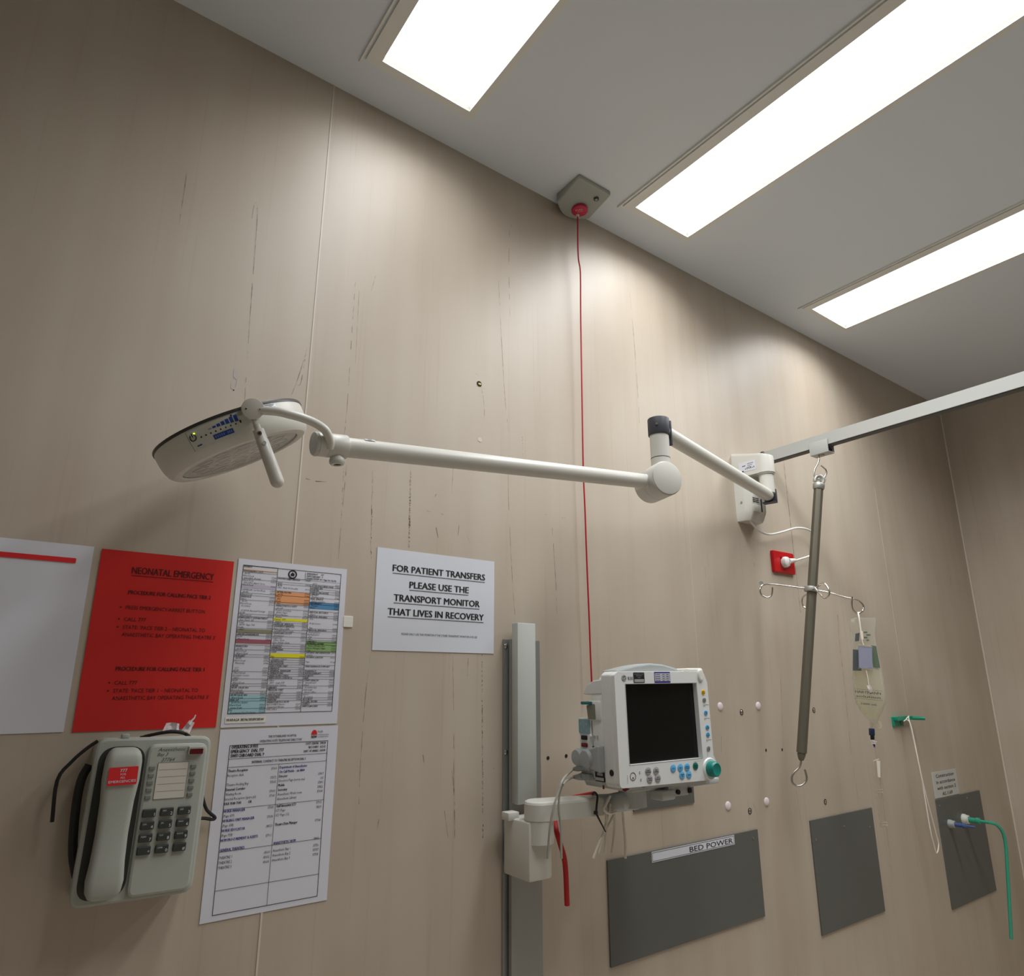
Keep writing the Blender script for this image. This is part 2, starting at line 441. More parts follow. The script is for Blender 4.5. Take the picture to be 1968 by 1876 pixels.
dashes(1004, 840, 1005, 900, .0015, 'dark stain', .5, 30); dashes(662, 870, 655, 1010, .0015, 'stain', .6)
for q in [((982, 433), (983, 438)), ((1355, 1090), (1357, 1112)), ((838, 950), (836, 955)), ((838, 1014), (842, 1034)), ((882, 1010), (880, 1030)), ((813, 1451), (815, 1466)),
          ((588, 920), (596, 922)), ((606, 925), (628, 926)), ((1048, 988), (1051, 990)), ((1083, 993), (1086, 997)), ((1080, 995), (1082, 998)), ((1609, 1182), (1613, 1205)), ((1605, 1120), (1606, 1124)),
          ((820, 982), (828, 984)), ((848, 988), (852, 989)), ((1386, 1416), (1386, 1450)), ((948, 1476), (949, 1478)), ((1650, 790), (1655, 775)), ((1826, 1110), (1828, 1130)), ((1743, 1270), (1744, 1276))]:
    wmark(q, .0022, 'dark stain')
for q in [((921, 1125), (921, 1126))]: pass
def spot(x, y, r, m, out=.0006, sq=1):
    c = W(x, y); M = WF(c); b.add([(r * math.cos(a * PI / 8), r * sq * math.sin(a * PI / 8), out) for a in range(16)], [list(range(16))], m, M)
for x, y in [(1472, 1442), (1503, 1441)]: spot(x, y, .0035, 'black hole', sq=1.3)
for x, y in [(1053, 1457), (1088, 1453)]: spot(x, y, .0042, 'black hole')
spot(921, 738, .0075, 'black hole'); spot(922, 738, .005, 'brass', .0008, .5)
M = WF(W(451, 728))
for q in ([(-.005, -.022), (.001, -.023), (.003, -.006), (-.001, .000), (-.006, -.008)], [(-.003, .003), (.004, -.002), (.006, .012), (.001, .023), (-.004, .018)], [(.003, -.018), (.005, -.012), (.006, .002), (.004, -.004)]): b.prism(rpoly(q, .001, 3), .0001, .0004, 'scar', M)
spot(449, 750, .0012, 'black hole'); spot(922, 845, .006, 'seam')
b.text('Res', 0, 0, .022, 'stain', WF(W(1448, 1089)), shear=.2, bold=-.01)
w_ = struct('wall_back', b)
b = MB(); b.box((XR + .05, (YB + YW) / 2, ZC / 2), (.1, YW - YB, ZC), 'wall'); struct('wall_right', b)
b = MB(); b.box((XL - .05, (YB + YW) / 2, ZC / 2), (.1, YW - YB, ZC), 'plain wall'); struct('wall_left', b)
b = MB(); b.box(((XL + XR) / 2, YB - .05, ZC / 2), (XR - XL + .2, .1, ZC), 'plain wall'); struct('wall_front', b)
b = MB(); b.tube([(XR - .002, YW - .002, .1), (XR - .002, YW - .002, ZC)], .0038, 'seam', 8); struct('trim_1', b)
b = MB(); b.box(((XL + XR) / 2, YW - .006, .06), (XR - XL, .012, .12), 'panel grey'); struct('baseboard_back', b)

# ------------------------------------------------------------------ ceiling lights
def make_light(x0, x1, label, power=1.0):
    cx, cy = (x0 + x1) / 2, (LY0 + LY1) / 2; hx, hy = (x1 - x0) / 2, (LY0 - LY1) / 2
    t = thing('ceiling_light', label, 'light', (cx, cy, ZC), 'recessed ceiling lights')
    M = Matrix.Translation((cx, cy, ZC)); f = MB()
    f.prism(rrect(-hx - .032, -hy - .022, hx + .018, hy + .02, 0), -.006, 0, 'white plastic', M, holes=[rrect(-hx, -hy, hx, hy, 0)])
    f.prism(rrect(-hx - .010, -hy - .010, hx + .010, hy + .010, 0), 0, .03, 'aged white', M, holes=[rrect(-hx, -hy, hx, hy, 0)])
    obj('light_frame', f, t)
    f = MB(); f.box((-hx - .040, .004, -.003), (.005, 2 * hy + .06, .006), 'white plastic', M); obj('hinge_rail', f, t)
    d = MB(); d.box((0, 0, .012), (2 * hx - .001, 2 * hy - .001, .004), 'light diffuser', M); obj('diffuser', d, t)
    l = bpy.data.lights.new('fluorescent tubes', 'AREA'); l.shape = 'RECTANGLE'; l.size = 2 * hx - .02; l.size_y = 2 * hy - .02
    l.energy = LAMP_W * power; l.color = (.972, .987, 1); l.spread = math.radians(LAMP_SPREAD)
    lo = bpy.data.objects.new('fluorescent_tubes', l); COL.objects.link(lo); lo.parent = t; lo.location = (0, 0, .008)
make_light(*LX[1], 'recessed ceiling light panel beside the grey pull-cord box')
make_light(*LX[2], 'recessed ceiling light panel above the white hanging track')
make_light(*LX[0], 'recessed ceiling light panel farthest from the white hanging track', .5)      # set dimmer than the other two

# ------------------------------------------------------------------ emergency call box with its pull cord
zb = ZC - .028
t = thing('call_box', 'grey ceiling call box with red disc and long red pull cord', 'call box', (1.13, 1.20, ZC))
b = MB(); qa = onz(1130.5, 342, ZC); qb = onz(1182, 375, ZC); y1 = 1.258; x0 = 1.068; x1 = 1.192; y0 = (qa.y + qb.y) / 2
arc = [(x1 - (x1 - x0) * i / 14, y1 + .032 * math.sin(PI * i / 14)) for i in range(15)]
ol = rpoly([(x0, y0), (x1, y0)] + arc, [.004, .010] + [0] * 15, 4)
def zcov(y): return ZC - .009 - .021 * (y - y0) / (y1 - y0) if y < y1 else ZC - .030
ins = inset(ol, .003); nn_ = len(ol)
vs = [(x, y, ZC) for x, y in ol] + [(x, y, zcov(y) + .003) for x, y in ol] + [(x, y, zcov(y)) for x, y in ins]
fs = [[k * nn_ + i, (k + 1) * nn_ + i, (k + 1) * nn_ + (i + 1) % nn_, k * nn_ + (i + 1) % nn_] for k in range(2) for i in range(nn_)]
b.add(vs, fs + [[2 * nn_ + i for i in range(nn_)][::-1]], 'box grey'); obj('housing', b, t)
Pd = onz(1114, 404, ZC - .0285); b = MB(); b.cyl(Pd + Vector((0, 0, .004)), Pd - Vector((0, 0, .004)), .0240, 'disc red', bev=.0015)
MT = frame(Pd - Vector((0, 0, .004)), (math.cos(.9), -math.sin(.9), 0), (-math.sin(.9), -math.cos(.9), 0))
b.text('PULL', -.011, .004, .009, 'tint beige', MT, width=.022); b.rect(-.008, -.002, .010, -.001, 'tint beige', MT)
obj('warning_disc', b, t)
Pc = onz(1110, 413, zb - .004); b = MB(); b.cyl(Pc, Pc - Vector((0, 0, .006)), .0055, 'white plastic', .004); obj('cord_guide', b, t)
Ps = onz(1146, 382, ZC - .0165); b = MB(); b.cyl(Ps, Ps - Vector((0, 0, .003)), .0075, 'charcoal'); b.cyl(Ps - Vector((0, 0, .002)), Ps - Vector((0, 0, .004)), .004, 'aluminium'); obj('lock_screw', b, t)
pc = [(1110, 416), (1110.6, 470), (1112, 500), (1115.5, 524), (1116, 600), (1117.5, 700), (1119, 790), (1120.5, 880), (1122, 930), (1124.5, 985), (1126, 1030), (1129, 1110), (1132, 1180), (1134.5, 1250), (1136.5, 1295), (1137.5, 1320)]
b = MB(); b.tube([Pc - Vector((0, 0, .004))] + [W(x, y, .028) for x, y in pc[1:]], .0021, 'cord red', 8, sub=3)
e = W(1137.5, 1320, .028); cordo = obj('pull_cord', b, t, label='thin red pull cord')
b = MB(); b.lathe([(.0022, .0), (.0034, -.004), (.0034, -.012), (.002, -.0145)], 'cord red', Matrix.Translation(e), 16); obj('cord_knob', b, cordo)

# ------------------------------------------------------------------ examination lamp
zA = H0 + .584
PV = Vector((1.870, YW - .10, zA)); J1 = Vector((1.1545, 1.0045, zA)); J1.z = zA
PV = W(1476, 952, .10); J1 = onz(1266, 826, PV.z)
t = thing('examination_lamp', 'white jointed examination lamp fixed to the wall, round head over the red poster', 'lamp', (PV.x, YW, PV.z - .1))
# wall bracket: a shallow wall box under a tapering head that holds the pivot
zh0 = W(1473, 911, .10).z; zh1 = W(1470, 880, .10).z + .004
zlo = W(1418, 1003, 0).z; zup = zh1 + .012
xl0 = W(1411, 940, 0).x; xr0 = xl0 + .100; zwt = W(1404, 873, 0).z
mount = MB()
d1 = .058
prof = [(xl0, 0), (xl0 + .004, .030), (xl0 + .016, d1), (xr0 - .016, d1), (xr0 - .004, .030), (xr0, 0)]
Mz = Matrix(((1, 0, 0, 0), (0, -1, 0, YW), (0, 0, 1, 0), (0, 0, 0, 1)))       # x, out -> world
def loft(mb, secs, m):
    n = len(secs[0]); vs = [v for s_ in secs for v in s_]; fs = []
    for k in range(len(secs) - 1):
        for i in range(n):
            fs.append([k * n + i, k * n + (i + 1) % n, (k + 1) * n + (i + 1) % n, (k + 1) * n + i])
    fs.append(list(range(n))[::-1]); fs.append([(len(secs) - 1) * n + i for i in range(n)])
    mb.add(vs, fs, m)
def sec(p, z, k=1.0, kx=1.0):
    cx = (xl0 + xr0) / 2; return [Vector((cx + (x - cx) * kx, YW - o * k, z)) for x, o in p]
pr = rpoly(prof, [0, .006, .012, .012, .006, 0], 4)
loft(mount, [sec(pr, zlo, .72, .95), sec(pr, zlo + .006, .80, .98), sec(pr, zlo + .032, 1), sec(pr, zh0 + .005, 1)], 'white enamel')
rn = .029
nose = [(PV.x + rn * math.cos(a), .10 + rn * math.sin(a)) for a in [PI * (-.08 + 1.16 * i / 16) for i in range(17)]]
hp = [(xr0 + .002, 0), (xr0 + .001, .02)] + nose + [(xl0 - .001, .02), (xl0 - .002, 0)]
def secz(p, dz, k): return [Vector((PV.x + (x - PV.x) * k, YW - o * k, zh1 + (zwt - zh1) * (1 - o / .13) - dz)) for x, o in p]
loft(mount, [sec(hp, zh0), secz(hp, .010, 1), secz(hp, .003, .985), secz(hp, 0, .94)], 'white enamel')
mo = obj('wall_bracket', mount, t, sharp=30)
# rating label on the bracket's slanted cheek
A0 = Vector((xl0 - .001, YW - .02, 0)); A1 = Vector((nose[-1][0], YW - nose[-1][1], 0)); dr = (A1 - A0); ln = dr.length; dr.normalize()
ML = frame(Vector((A0.x, A0.y, (zh0 + zh1) / 2)), dr, (0, 0, 1))
hh = (zh1 - zh0) / 2
l = MB(); l.rect(.006, -hh * .50, ln * .90, hh * .62, 'paper matt', ML, .0006)
for k in range(3): l.rect(ln * .5, hh * (.30 - .2 * k), ln * (.80 - .06 * k), hh * (.30 - .2 * k) + .0016, 'print grey', ML, .0009)
for k in range(6): l.rect(ln * .38 + .006 * k, -hh * .28, ln * .38 + .006 * k + .003, -hh * .28 + .004 + .002 * (k % 2), 'print grey', ML, .0009)
l.rect(.018, hh * .1, .030, hh * .1 + .003, 'print grey', ML, .0009); l.rect(.016, -hh * .5, .022, -hh * .5 + .004, 'black', ML, .0009)
obj('rating_label', l, mo)
l = MB()
vq = W(1452, 961, d1)
for k in range(3): l.box((vq.x, YW - d1 - .0002, vq.z + .006 - .006 * k), (.032, .001, .0022), 'black')
vq = W(1455, 977, d1); l.box((vq.x - .002, YW - d1 - .001, vq.z), (.040, .003, .024), 'white enamel', bev=.001); vq = W(1463, 972, d1); l.box((vq.x, YW - d1 - .0016, vq.z), (.003, .002, .044), 'black')
obj('vent_cover', l, mo)
l = MB(); sp = Vector((xl0 + .003, YW - .022, zlo + .062)); l.cyl(sp, sp + Vector((-.003, 0, 0)), .003, 'chrome'); obj('screw', l, mo); l = MB(); sp = Vector((PV.x + .005, YW - d1, zlo + .048)); l.cyl(sp, sp + Vector((0, -.001, 0)), .002, 'black'); obj('screw', l, mo)
# pivot tube and the first, level arm
b = MB(); b.cyl((PV.x, PV.y, PV.z + .006), (PV.x, PV.y, zh0 + .004), .0225, 'white enamel'); b.cyl((PV.x, PV.y, zh0 - .004), (PV.x, PV.y, zh0 + .001), .0265, 'grey cap'); obj('pivot_tube', b, t)
dA = (J1 - PV).normalized()
b = MB(); b.tube([PV - dA * .012, PV - dA * .004, PV + dA * .01, J1], [.012, .017, .0190, .0190], 'white enamel', 26); obj('horizontal_arm', b, t)
b = MB(); MC = frame(PV - dA * .024, dA.cross(Vector((0, 0, 1))), (0, 0, 1)); b.box((0, 0, 0), (.040, .046, .008), 'charcoal', MC, bev=.0015); b.box((0, -.022, -.012), (.040, .003, .026), 'charcoal', MC); b.box((.0, .0, -.006), (.020, .030, .010), 'charcoal', MC)
obj('end_cap', b, t, label='charcoal end cap')
ztop = H0 + (onp(1265, 806, J1, nf).z - H0) ; zcol = onp(1266, 838, J1, nf).z
b = MB(); b.cyl((J1.x, J1.y, zcol), (J1.x, J1.y, ztop), .0255, 'charcoal', n=36, bev=.002)
MC = frame(J1 - dA * .0235, dA.cross(Vector((0, 0, 1))), (0, 0, 1)); b.box((0, (ztop + zcol - .022) / 2 - J1.z, .001), (.042, ztop - zcol + .020, .006), 'charcoal', MC, bev=.001)
co = obj('elbow_collar', b, t, label='charcoal elbow collar')
sdir = (CAM - J1); sdir.z = 0; sdir.normalize(); l = MB(); q = Vector((J1.x, J1.y, (ztop + zcol) / 2)) + sdir * .025 - rgt * .004; l.cyl(q, q + sdir * .002, .003, 'chrome'); obj('screw', l, co)
# hinge drum
CY = onp(1263, 928, J1, nf)
aw = Vector((math.sin(math.radians(14)), math.cos(math.radians(14)), 0))
zdr = onp(1268, 882, J1, nf).z
b = MB(); b.cyl((J1.x, J1.y, CY.z + .02), (J1.x, J1.y, zcol + .004), .0225, 'white enamel', n=32); obj('drop_tube', b, t)
b = MB(); b.cyl((J1.x, J1.y, zdr - .0008), (J1.x, J1.y, zdr + .0008), .0228, 'charcoal', n=32); b.cyl((J1.x, J1.y, CY.z + .03), (J1.x, J1.y, zdr - .001), .0224, 'white enamel', .0226, n=32); obj('swivel_seam', b, t)
b = MB(); a0 = CY - aw * .040; a1 = CY + aw * .036
b.cyl(a0, a1, .0405, 'white enamel', n=48, bev=.0012); hd = obj('hinge_drum', b, t)
b = MB(); b.cyl(a0 - aw * .0022, a0, .0385, 'white enamel', n=48, bev=.001); obj('drum_cover', b, hd)
b = MB(); b.cyl(CY - aw * .0006, CY + aw * .0006, .0408, 'grey cap', n=48); obj('drum_seam', b, hd)
# spring arm
C = Vector((.2328, 1.12, H0 + .4083)); n = Vector((.4908, -.0115, -.8712)).normalized(); R, RW, T = .1202, .0944, .0466
yH = C.y - R - .006
HB = W(640, 857, YW - yH)
dB = (HB - CY).normalized(); hub_r = .0196
b = MB(); b.tube([CY + dB * .036, HB - dB * .02], [.0168, .0163], 'white enamel', 32); sa = obj('spring_arm', b, t)
b = MB(); q = CY + dB * .052; b.cyl(q, q + dB * .002, .0172, 'grey cap', n=32); obj('arm_ring', b, sa)
q = CY + (HB - CY) * ((CY.x - W(707, 847, YW - yH).x) / (CY.x - HB.x)); MLa = frame(q + Vector((0, -.0095, .0133)), -dB, (0, .82, .58))
b = MB(); b.rect(-.009, -.003, .009, .003, 'paper white', MLa, .0012); b.rect(-.004, -.001, .003, .001, 'print grey', MLa, .0016); obj('arm_label', b, sa)
# hub that carries the yoke
b = MB(); b.cyl(HB - dB * .022, HB + dB * .012, hub_r, 'white enamel', n=40, bev=.0012); b.cyl(HB + dB * .012, HB + dB * .027, hub_r * .985, 'white enamel', n=40)
hb = obj('swivel_hub', b, t)
b = MB(); b.cyl(HB + dB * .0272, HB + dB * .0325, hub_r * 1.02, 'grey cap', hub_r * .96, n=40, bev=.0015); obj('hub_cap', b, hb)
dwn = (Vector((0, 0, -1)) - dB * Vector((0, 0, -1)).dot(dB)).normalized(); kb = HB - dB * .006
b = MB(); b.lathe([(.0095, hub_r * .8), (.0125, hub_r + .004), (.0125, hub_r + .008), (.0100, hub_r + .0115), (.006, hub_r + .0115), (.006, hub_r + .008)], 'white enamel', axisframe(kb, dwn), 24)
b.cyl(kb + dwn * (hub_r + .0085), kb + dwn * (hub_r + .0095), .006, 'black'); obj('brake_knob', b, hb)
# head: lathe about the optical axis
HM = axisframe(C, n)
h = MB(); h.lathe([(0, -.010), (R * .55, -.0085), (R * .93, -.004), (R, 0), (R, .004), (R * .995, .018), (R * .978, .030), (R * .945, .040), (R * .895, .0455), (RW + .006, T), (RW + .001, T - .0006), (RW, T - .003)], 'white enamel', HM, 96, cap=False)
head = obj('lamp_head', h, t, sharp=30)
h = MB(); h.lathe([(R * .90, -.0065), (R + .0006, -.0035), (R + .0014, -.0015), (R + .0012, .0012), (R - .002, .0014)], 'dark lid', HM, 96, cap=False); obj('lid_rim', h, head)
h = MB(); h.lathe([(RW + .0008, T - .0042), (RW * .97, T - .0026), (0, T - .0022)], 'lens', HM, 80, cap=False)
obj('lens', h, head)
led = MB()
for k, rr in ((1, 0), (6, .034), (12, .066)):
    for i in range(k):
        a = 2 * PI * i / k + .2
        Mi = HM @ Matrix.Translation((rr * math.cos(a), rr * math.sin(a), T - .0021)); led.lathe([(.0135, 0), (.0122, .00016), (.0105, 0)], 'lens', Mi, 24, cap=False)
obj('led_ring', led, head)
# rim frame: angle is measured round the head towards the camera
HMi = HM.inverted(); cl = HMi @ CAM; acam = math.atan2(cl.y, cl.x)
def rimpt(a, z, r): return HM @ Vector((r * math.cos(a), r * math.sin(a), z))
def proj(P):
    d = P - CAM; z = d.dot(fwd); return (1000 + FOC * d.dot(rgt) / z, 965.5 - FOC * d.dot(upv) / z)
def rim_angle(px, z=.012, r=R):
    best = min((abs(proj(rimpt(acam + s_ * .01, z, r))[0] - px), acam + s_ * .01) for s_ in range(-130, 131)); return best[1]
apv = rim_angle(487)
sgn = 1 if proj(rimpt(acam + .1, .012, R))[0] > proj(rimpt(acam, .012, R))[0] else -1
def rim_patch(mb, a0, a1, z0, z1, m, lift=.0006, seg=None):
    seg = seg or max(2, int(abs(a1 - a0) / .03)); vs = []; fs = []
    rad = lambda z: R + (0 if z < .004 else -(z - .004) * .06 - max(0, z - .018) * .12)
    for i in range(seg + 1):
        a = a0 + (a1 - a0) * i / seg
        for z in (z0, (z0 + z1) / 2, z1): vs.append(rimpt(a, z, rad(z) + lift))
    for i in range(seg):
        for k in range(2):
            f = [i * 3 + k, (i + 1) * 3 + k, (i + 1) * 3 + k + 1, i * 3 + k + 1]; fs.append(f)
    mb.add(vs, fs, m)
aL = rim_angle(362); aP = rim_angle(470)
def ang(u): return aL + (aP - aL) * u
cp = MB(); rim_patch(cp, ang(0), ang(1), .003, .0335, 'panel film', .0004); rim_patch(cp, ang(-.006), ang(0), .003, .0335, 'dark lid', .0005)
po = obj('control_panel', cp, head)
bl = MB()
for k in range(8): rim_patch(bl, ang(.30 + .075 * k), ang(.30 + .075 * k + .055), .0125 - .0006 * k - .0009 * k * .5, .0125 + .0004 * k, 'print blue' if k > 1 else 'print pale blue', .0009)
rim_patch(bl, ang(.40), ang(.74), .0225, .0295, 'print blue', .0009); rim_patch(bl, ang(.085), ang(.17), .0272, .0290, 'print blue', .0009)
for k in range(5): rim_patch(bl, ang(.43 + .035 * k), ang(.445 + .035 * k), .0245, .0275, 'print pale blue', .0011)
for k in range(3): rim_patch(bl, ang(.64 + .03 * k), ang(.655 + .03 * k), .0245, .0275, 'print pale blue', .0011)
obj('printed_bars', bl, po)
kb_ = MB()
for k in range(9):
    a = ang(.22 + .085 * k); p = rimpt(a, .0185, R - .0003); nn = (p - C); nn -= n * nn.dot(n); nn.normalize(); kb_.cyl(p, p + nn * .0012, .0011, 'black', n=10)
for u_, z_ in ((.80, .0045), (.90, .0165)):
    p = rimpt(ang(u_), z_, R); nn = (p - C); nn -= n * nn.dot(n); nn.normalize(); kb_.cyl(p, p + nn * .0012, .0014, 'black', n=10)
obj('key_dots', kb_, po)
pw = MB(); p = rimpt(ang(.085), .0145, R - .0006); nn = (p - C); nn -= n * nn.dot(n); nn.normalize(); FM = frame(p + nn * .0012, n.cross(nn) * -1 if (n.cross(nn) * -1).dot(rgt) > 0 else n.cross(nn), -n)
if (FM.to_3x3() @ Vector((0, 0, 1))).dot(nn) < 0: FM = frame(p + nn * .0012, -(FM.to_3x3() @ Vector((1, 0, 0))), -n)
pw.tube([FM @ Vector((.0048 * math.sin(a), .0048 * math.cos(a), 0)) for a in [.6 + (2 * PI - 1.2) * i / 20 for i in range(21)]], .0007, 'black', 6)
pw.tube([FM @ Vector((0, .001, 0)), FM @ Vector((0, .0065, 0))], .0006, 'black', 6); obj('power_button', pw, po)
pw = MB(); q = FM @ Vector((.0042, .0050, 0)); pw.cyl(q - nn * .0006, q + nn * .0006, .0008, 'led'); obj('power_light', pw, po)
ov = MB(); rim_patch(ov, ang(.86), ang(1.0), .0035, .0085, 'monitor shade', .0008); obj('maker_badge', ov, po)
# yoke: pivot boss on the rim, then the bow to the hub
PB = rimpt(apv, .006, R); nr = (PB - C); nr -= n * nr.dot(n); nr.normalize()
nr = (nr * .35 + (CAM - PB).normalized() * .65).normalized(); PD = PB + nr * .018
b = MB(); b.cyl(PB - nr * .004, PD, .0155, 'white enamel', .0150, n=36); piv = obj('pivot_boss', b, t)
b = MB(); b.cyl(PD, PD + nr * .005, .0158, 'white enamel', n=40, bev=.0008); pd = obj('pivot_disc', b, piv)
for s_ in (-1, 1):
    b = MB(); e1 = (rgt - nr * rgt.dot(nr)).normalized(); e2_ = nr.cross(e1); q = PD + nr * .005 + e1 * s_ * .0098 + e2_ * (-.001); b.cyl(q - nr * .002, q + nr * .0006, .0026, 'grey cap', n=14); b.cyl(q, q + nr * .0009, .0014, 'black', n=6); obj('screw', b, pd)
yy = PD.y
yk = [(498, 789), (515, 789.5), (535, 791.5), (556, 796.5), (580, 803), (604, 812.5), (623, 825), (631, 838), (634.5, 850), (633, 862)]
pts = []
for i, (x, y) in enumerate(yk):
    pts.append(W(x, y, YW - (yy + (HB.y - .013 - yy) * i / (len(yk) - 1) - .016 * math.sin(PI * min(1, i / (len(yk) - 1))))))
b = MB(); b.tube(pts, .0068, 'white enamel', 18, sub=5); obj('yoke', b, t)
l = MB(); aa0, aa1 = rim_angle(506), rim_angle(533); rim_patch(l, aa0, aa1, .0025, .0125, 'paper white', .0008)
for k in range(4): rim_patch(l, aa0 + (aa1 - aa0) * .08, aa0 + (aa1 - aa0) * (.9 - .1 * (k % 2)), .0035 + .0022 * k, .0044 + .0022 * k, 'print grey', .0012)
obj('type_label', l, head)
# sterile handle
h0 = W(491, 812, YW - PD.y - .004); h1 = W(537, 937, YW - PD.y + .006); hd_ = (h1 - h0).normalized(); L_ = (h1 - h0).length
b = MB(); b.lathe([(.0042, -.004), (.0046, .004), (.0050, .0045), (.0050, .012), (.0082, .0125), (.0084, .030), (.0088, .0305), (.0094, L_ * .6), (.0098, L_ - .0098)] + [(.0098 * math.cos(a * PI / 16), L_ - .0098 + .0098 * math.sin(a * PI / 16)) for a in range(1, 9)], 'white enamel', axisframe(h0, hd_), 28, cap=False)
hn = obj('handle', b, t, label='white rod handle with rounded end')
b = MB(); tc_ = (CAM - h0); tc_ -= hd_ * tc_.dot(hd_); tc_.normalize(); q = h0 + hd_ * .0205 + tc_ * .0078; b.cyl(q, q + tc_ * .0012, .0036, 'chrome', n=18); b.cyl(q, q + tc_ * .0015, .0018, 'black', n=12)
q = h0 + hd_ * .036 + tc_ * .0082 + rgt * .002; b.cyl(q, q + tc_ * .0012, .0030, 'grey cap', n=16); obj('handle_screw', b, hn)
b = MB(); b.tube([h0 - hd_ * .006, PB - nr * .002 + n * .010], .0050, 'white enamel', 14); obj('handle_mount', b, hn)
# power cord and plug of the lamp
o0 = Vector((PV.x - .008, YW - .03, zlo + .004))
cpx = [(1452, 1014), (1466, 1024), (1482, 1027), (1505, 1022), (1530, 1015), (1550, 1017), (1564, 1026), (1572, 1043), (1568, 1060), (1558, 1068)]
PLC = Vector((W(1512, 1080, .022).x, YW - .012, W(1512, 1080, .022).z)); pf = WF(PLC); q0 = pf @ Vector((.004, .002, .013)); pax = (W(1542, 1075, .030) - q0).normalized(); q1 = q0 + pax * .040
b = MB(); b.tube([o0] + [W(x, y, .03) for x, y in cpx] + [q1 + pax * .012, q1 - pax * .004], .0036, 'white plastic', 10, sub=4)
cord = obj('power_cord', b, t)
OC = W(1502, 1081, 0); OC = Vector((2.066, YW, H0 + .4025))
b = MB(); b.lathe([(.0185, 0), (.0185, .008), (.0165, .014), (.010, .018), (0, .0185)], 'white plastic', pf, 28)
b.tube([q0, q0 + pax * .014, q1], [.0110, .0086, .0058], 'white plastic', 14)
for k in range(4): q = q0 + pax * (.018 + .0055 * k); b.cyl(q, q + pax * .0028, .0082 - .0005 * k, 'white plastic', n=14)
obj('plug', b, cord, origin=pf.translation)

# ------------------------------------------------------------------ red outlet
b = MB(); M = WF(OC); b.prism(rrect(-.062, -.037, .062, .037, .006), 0, .011, 'outlet red', M, bev=.003)
t = thing('power_outlet', 'red power outlet on the wall with a white plug in it', 'outlet', OC); op = obj('face_plate', b, t)
b = MB(); b.prism(rrect(-.020, -.006, -.008, .018, .002), .0112, .0150, 'outlet red', M, bev=.001); s_ = obj('switch', b, op)
b = MB(); b.disc(-.013, .010, .002, 'paper white', M, .0152); b.rect(-.024, -.026, -.002, -.0245, 'red ink', M, .0114); b.rect(-.022, -.020, -.021, .02, 'red ink', M, .0114); obj('switch_mark', b, op)

# ------------------------------------------------------------------ white hanging track and its trolley
XT = 2.0128; tz1 = H0 + .790; tz0 = H0 + .7505; TH = .013
b = MB(); b.prism([(XT, tz0), (XT + .034, tz0), (XT + .034, tz0 + .006), (XT + .030, tz0 + .006), (XT + .030, tz1), (XT, tz1)], -2.45, YW, 'track', Matrix(((1, 0, 0, 0), (0, 0, 1, 0), (0, 1, 0, 0), (0, 0, 0, 1))))
t = thing('overhead_track', 'white straight hanging track running out from the wall near the ceiling', 'track', (XT, YW, tz0)); tr = obj('rail', b, t)
b = MB(); b.box((XT + .015, (YW - 2.4) / 2, tz0 - .0012), (.022, YW + 2.4, .0044), 'track groove'); obj('groove', b, tr)
b = MB(); b.box((XT + .015, YW - .006, (tz0 + tz1) / 2 + .001), (.042, .012, tz1 - tz0 + .002), 'track groove', bev=.002); obj('wall_bracket', b, t, label='grey wall bracket')
ya, yb2 = onx(1557, 865, XT).y, onx(1592, 852, XT).y
TC = Vector((XT + .012, (ya + yb2) / 2, tz0 - .010))
t = thing('track_trolley', 'small white trolley with a wire hook riding under the hanging track', 'trolley', TC)
b = MB(); b.box((XT - .004, TC.y, tz0 - .004), (.003, ya - yb2, .044), 'track', bev=.001); b.box((XT + .032, TC.y, tz0 - .010), (.003, ya - yb2, .026), 'track', bev=.001); b.box((XT + .014, TC.y, tz0 - .0245), (.038, ya - yb2, .003), 'track', bev=.001)
obj('carriage', b, t)
for s_ in (-1, 1):
    b = MB(); q = Vector((XT + .014, TC.y + s_ * (ya - yb2) * .33, tz0 - .0145)); b.cyl(q - Vector((.012, 0, 0)), q + Vector((.012, 0, 0)), .007, 'rubber', n=18); obj('roller', b, t)
PH = Vector((XT + .012, TC.y, tz0 - .026)); ef = Vector((math.cos(YAW), -math.sin(YAW), 0)); 
def pp(x, y, d=0): return onp(x, y, PH - nf * d, nf)
b = MB(); hk = [(1573.5, 872), (1574, 881), (1572, 890), (1566, 902), (1564.5, 912), (1568, 920), (1576, 923), (1583, 919), (1588, 910), (1587, 903), (1582, 898), (1577.5, 894.5)]
b.cyl(PH + Vector((0, 0, .004)), PH - Vector((0, 0, .004)), .007, 'cast metal'); b.tube([PH] + [pp(x, y, .010 * (i / 11 - .5)) for i, (x, y) in enumerate(hk)], .0026, 'steel', 10, sub=4); obj('hook', b, t)

# ------------------------------------------------------------------ drip pole hanging from the trolley
P0 = pp(1574, 926); P1 = pp(1540.5, 1447); ax = (P1 - P0).normalized(); PL = (P1 - P0).length
t = thing('drip_pole', 'grey metal drip pole hanging askew from the track with four wire hooks', 'pole', P0)
side_ = (ef - ax * ef.dot(ax)).normalized(); depth = ax.cross(side_)
PF = Matrix((side_, depth, ax)).transposed().to_4x4(); PF.translation = P0
b = MB(); ang0 = .35
hexp = [(.0145 * math.cos(ang0 + i * PI / 3), .0145 * math.sin(ang0 + i * PI / 3)) for i in range(6)]
b.prism(rpoly(hexp, .002, 2), .012, PL, 'pole metal', PF); obj('shaft', b, t)
b = MB(); eye = P0 - ax * .004
b.tube([eye + side_ * .013 * math.cos(a) - ax * .016 * math.sin(a) for a in [-.3 + (PI + .6) * i / 12 for i in range(13)]], .0062, 'cast metal', 10)
b.lathe([(.0165, .006), (.0180, .010), (.0180, .020), (.0155, .026)], 'cast metal', PF, 24)
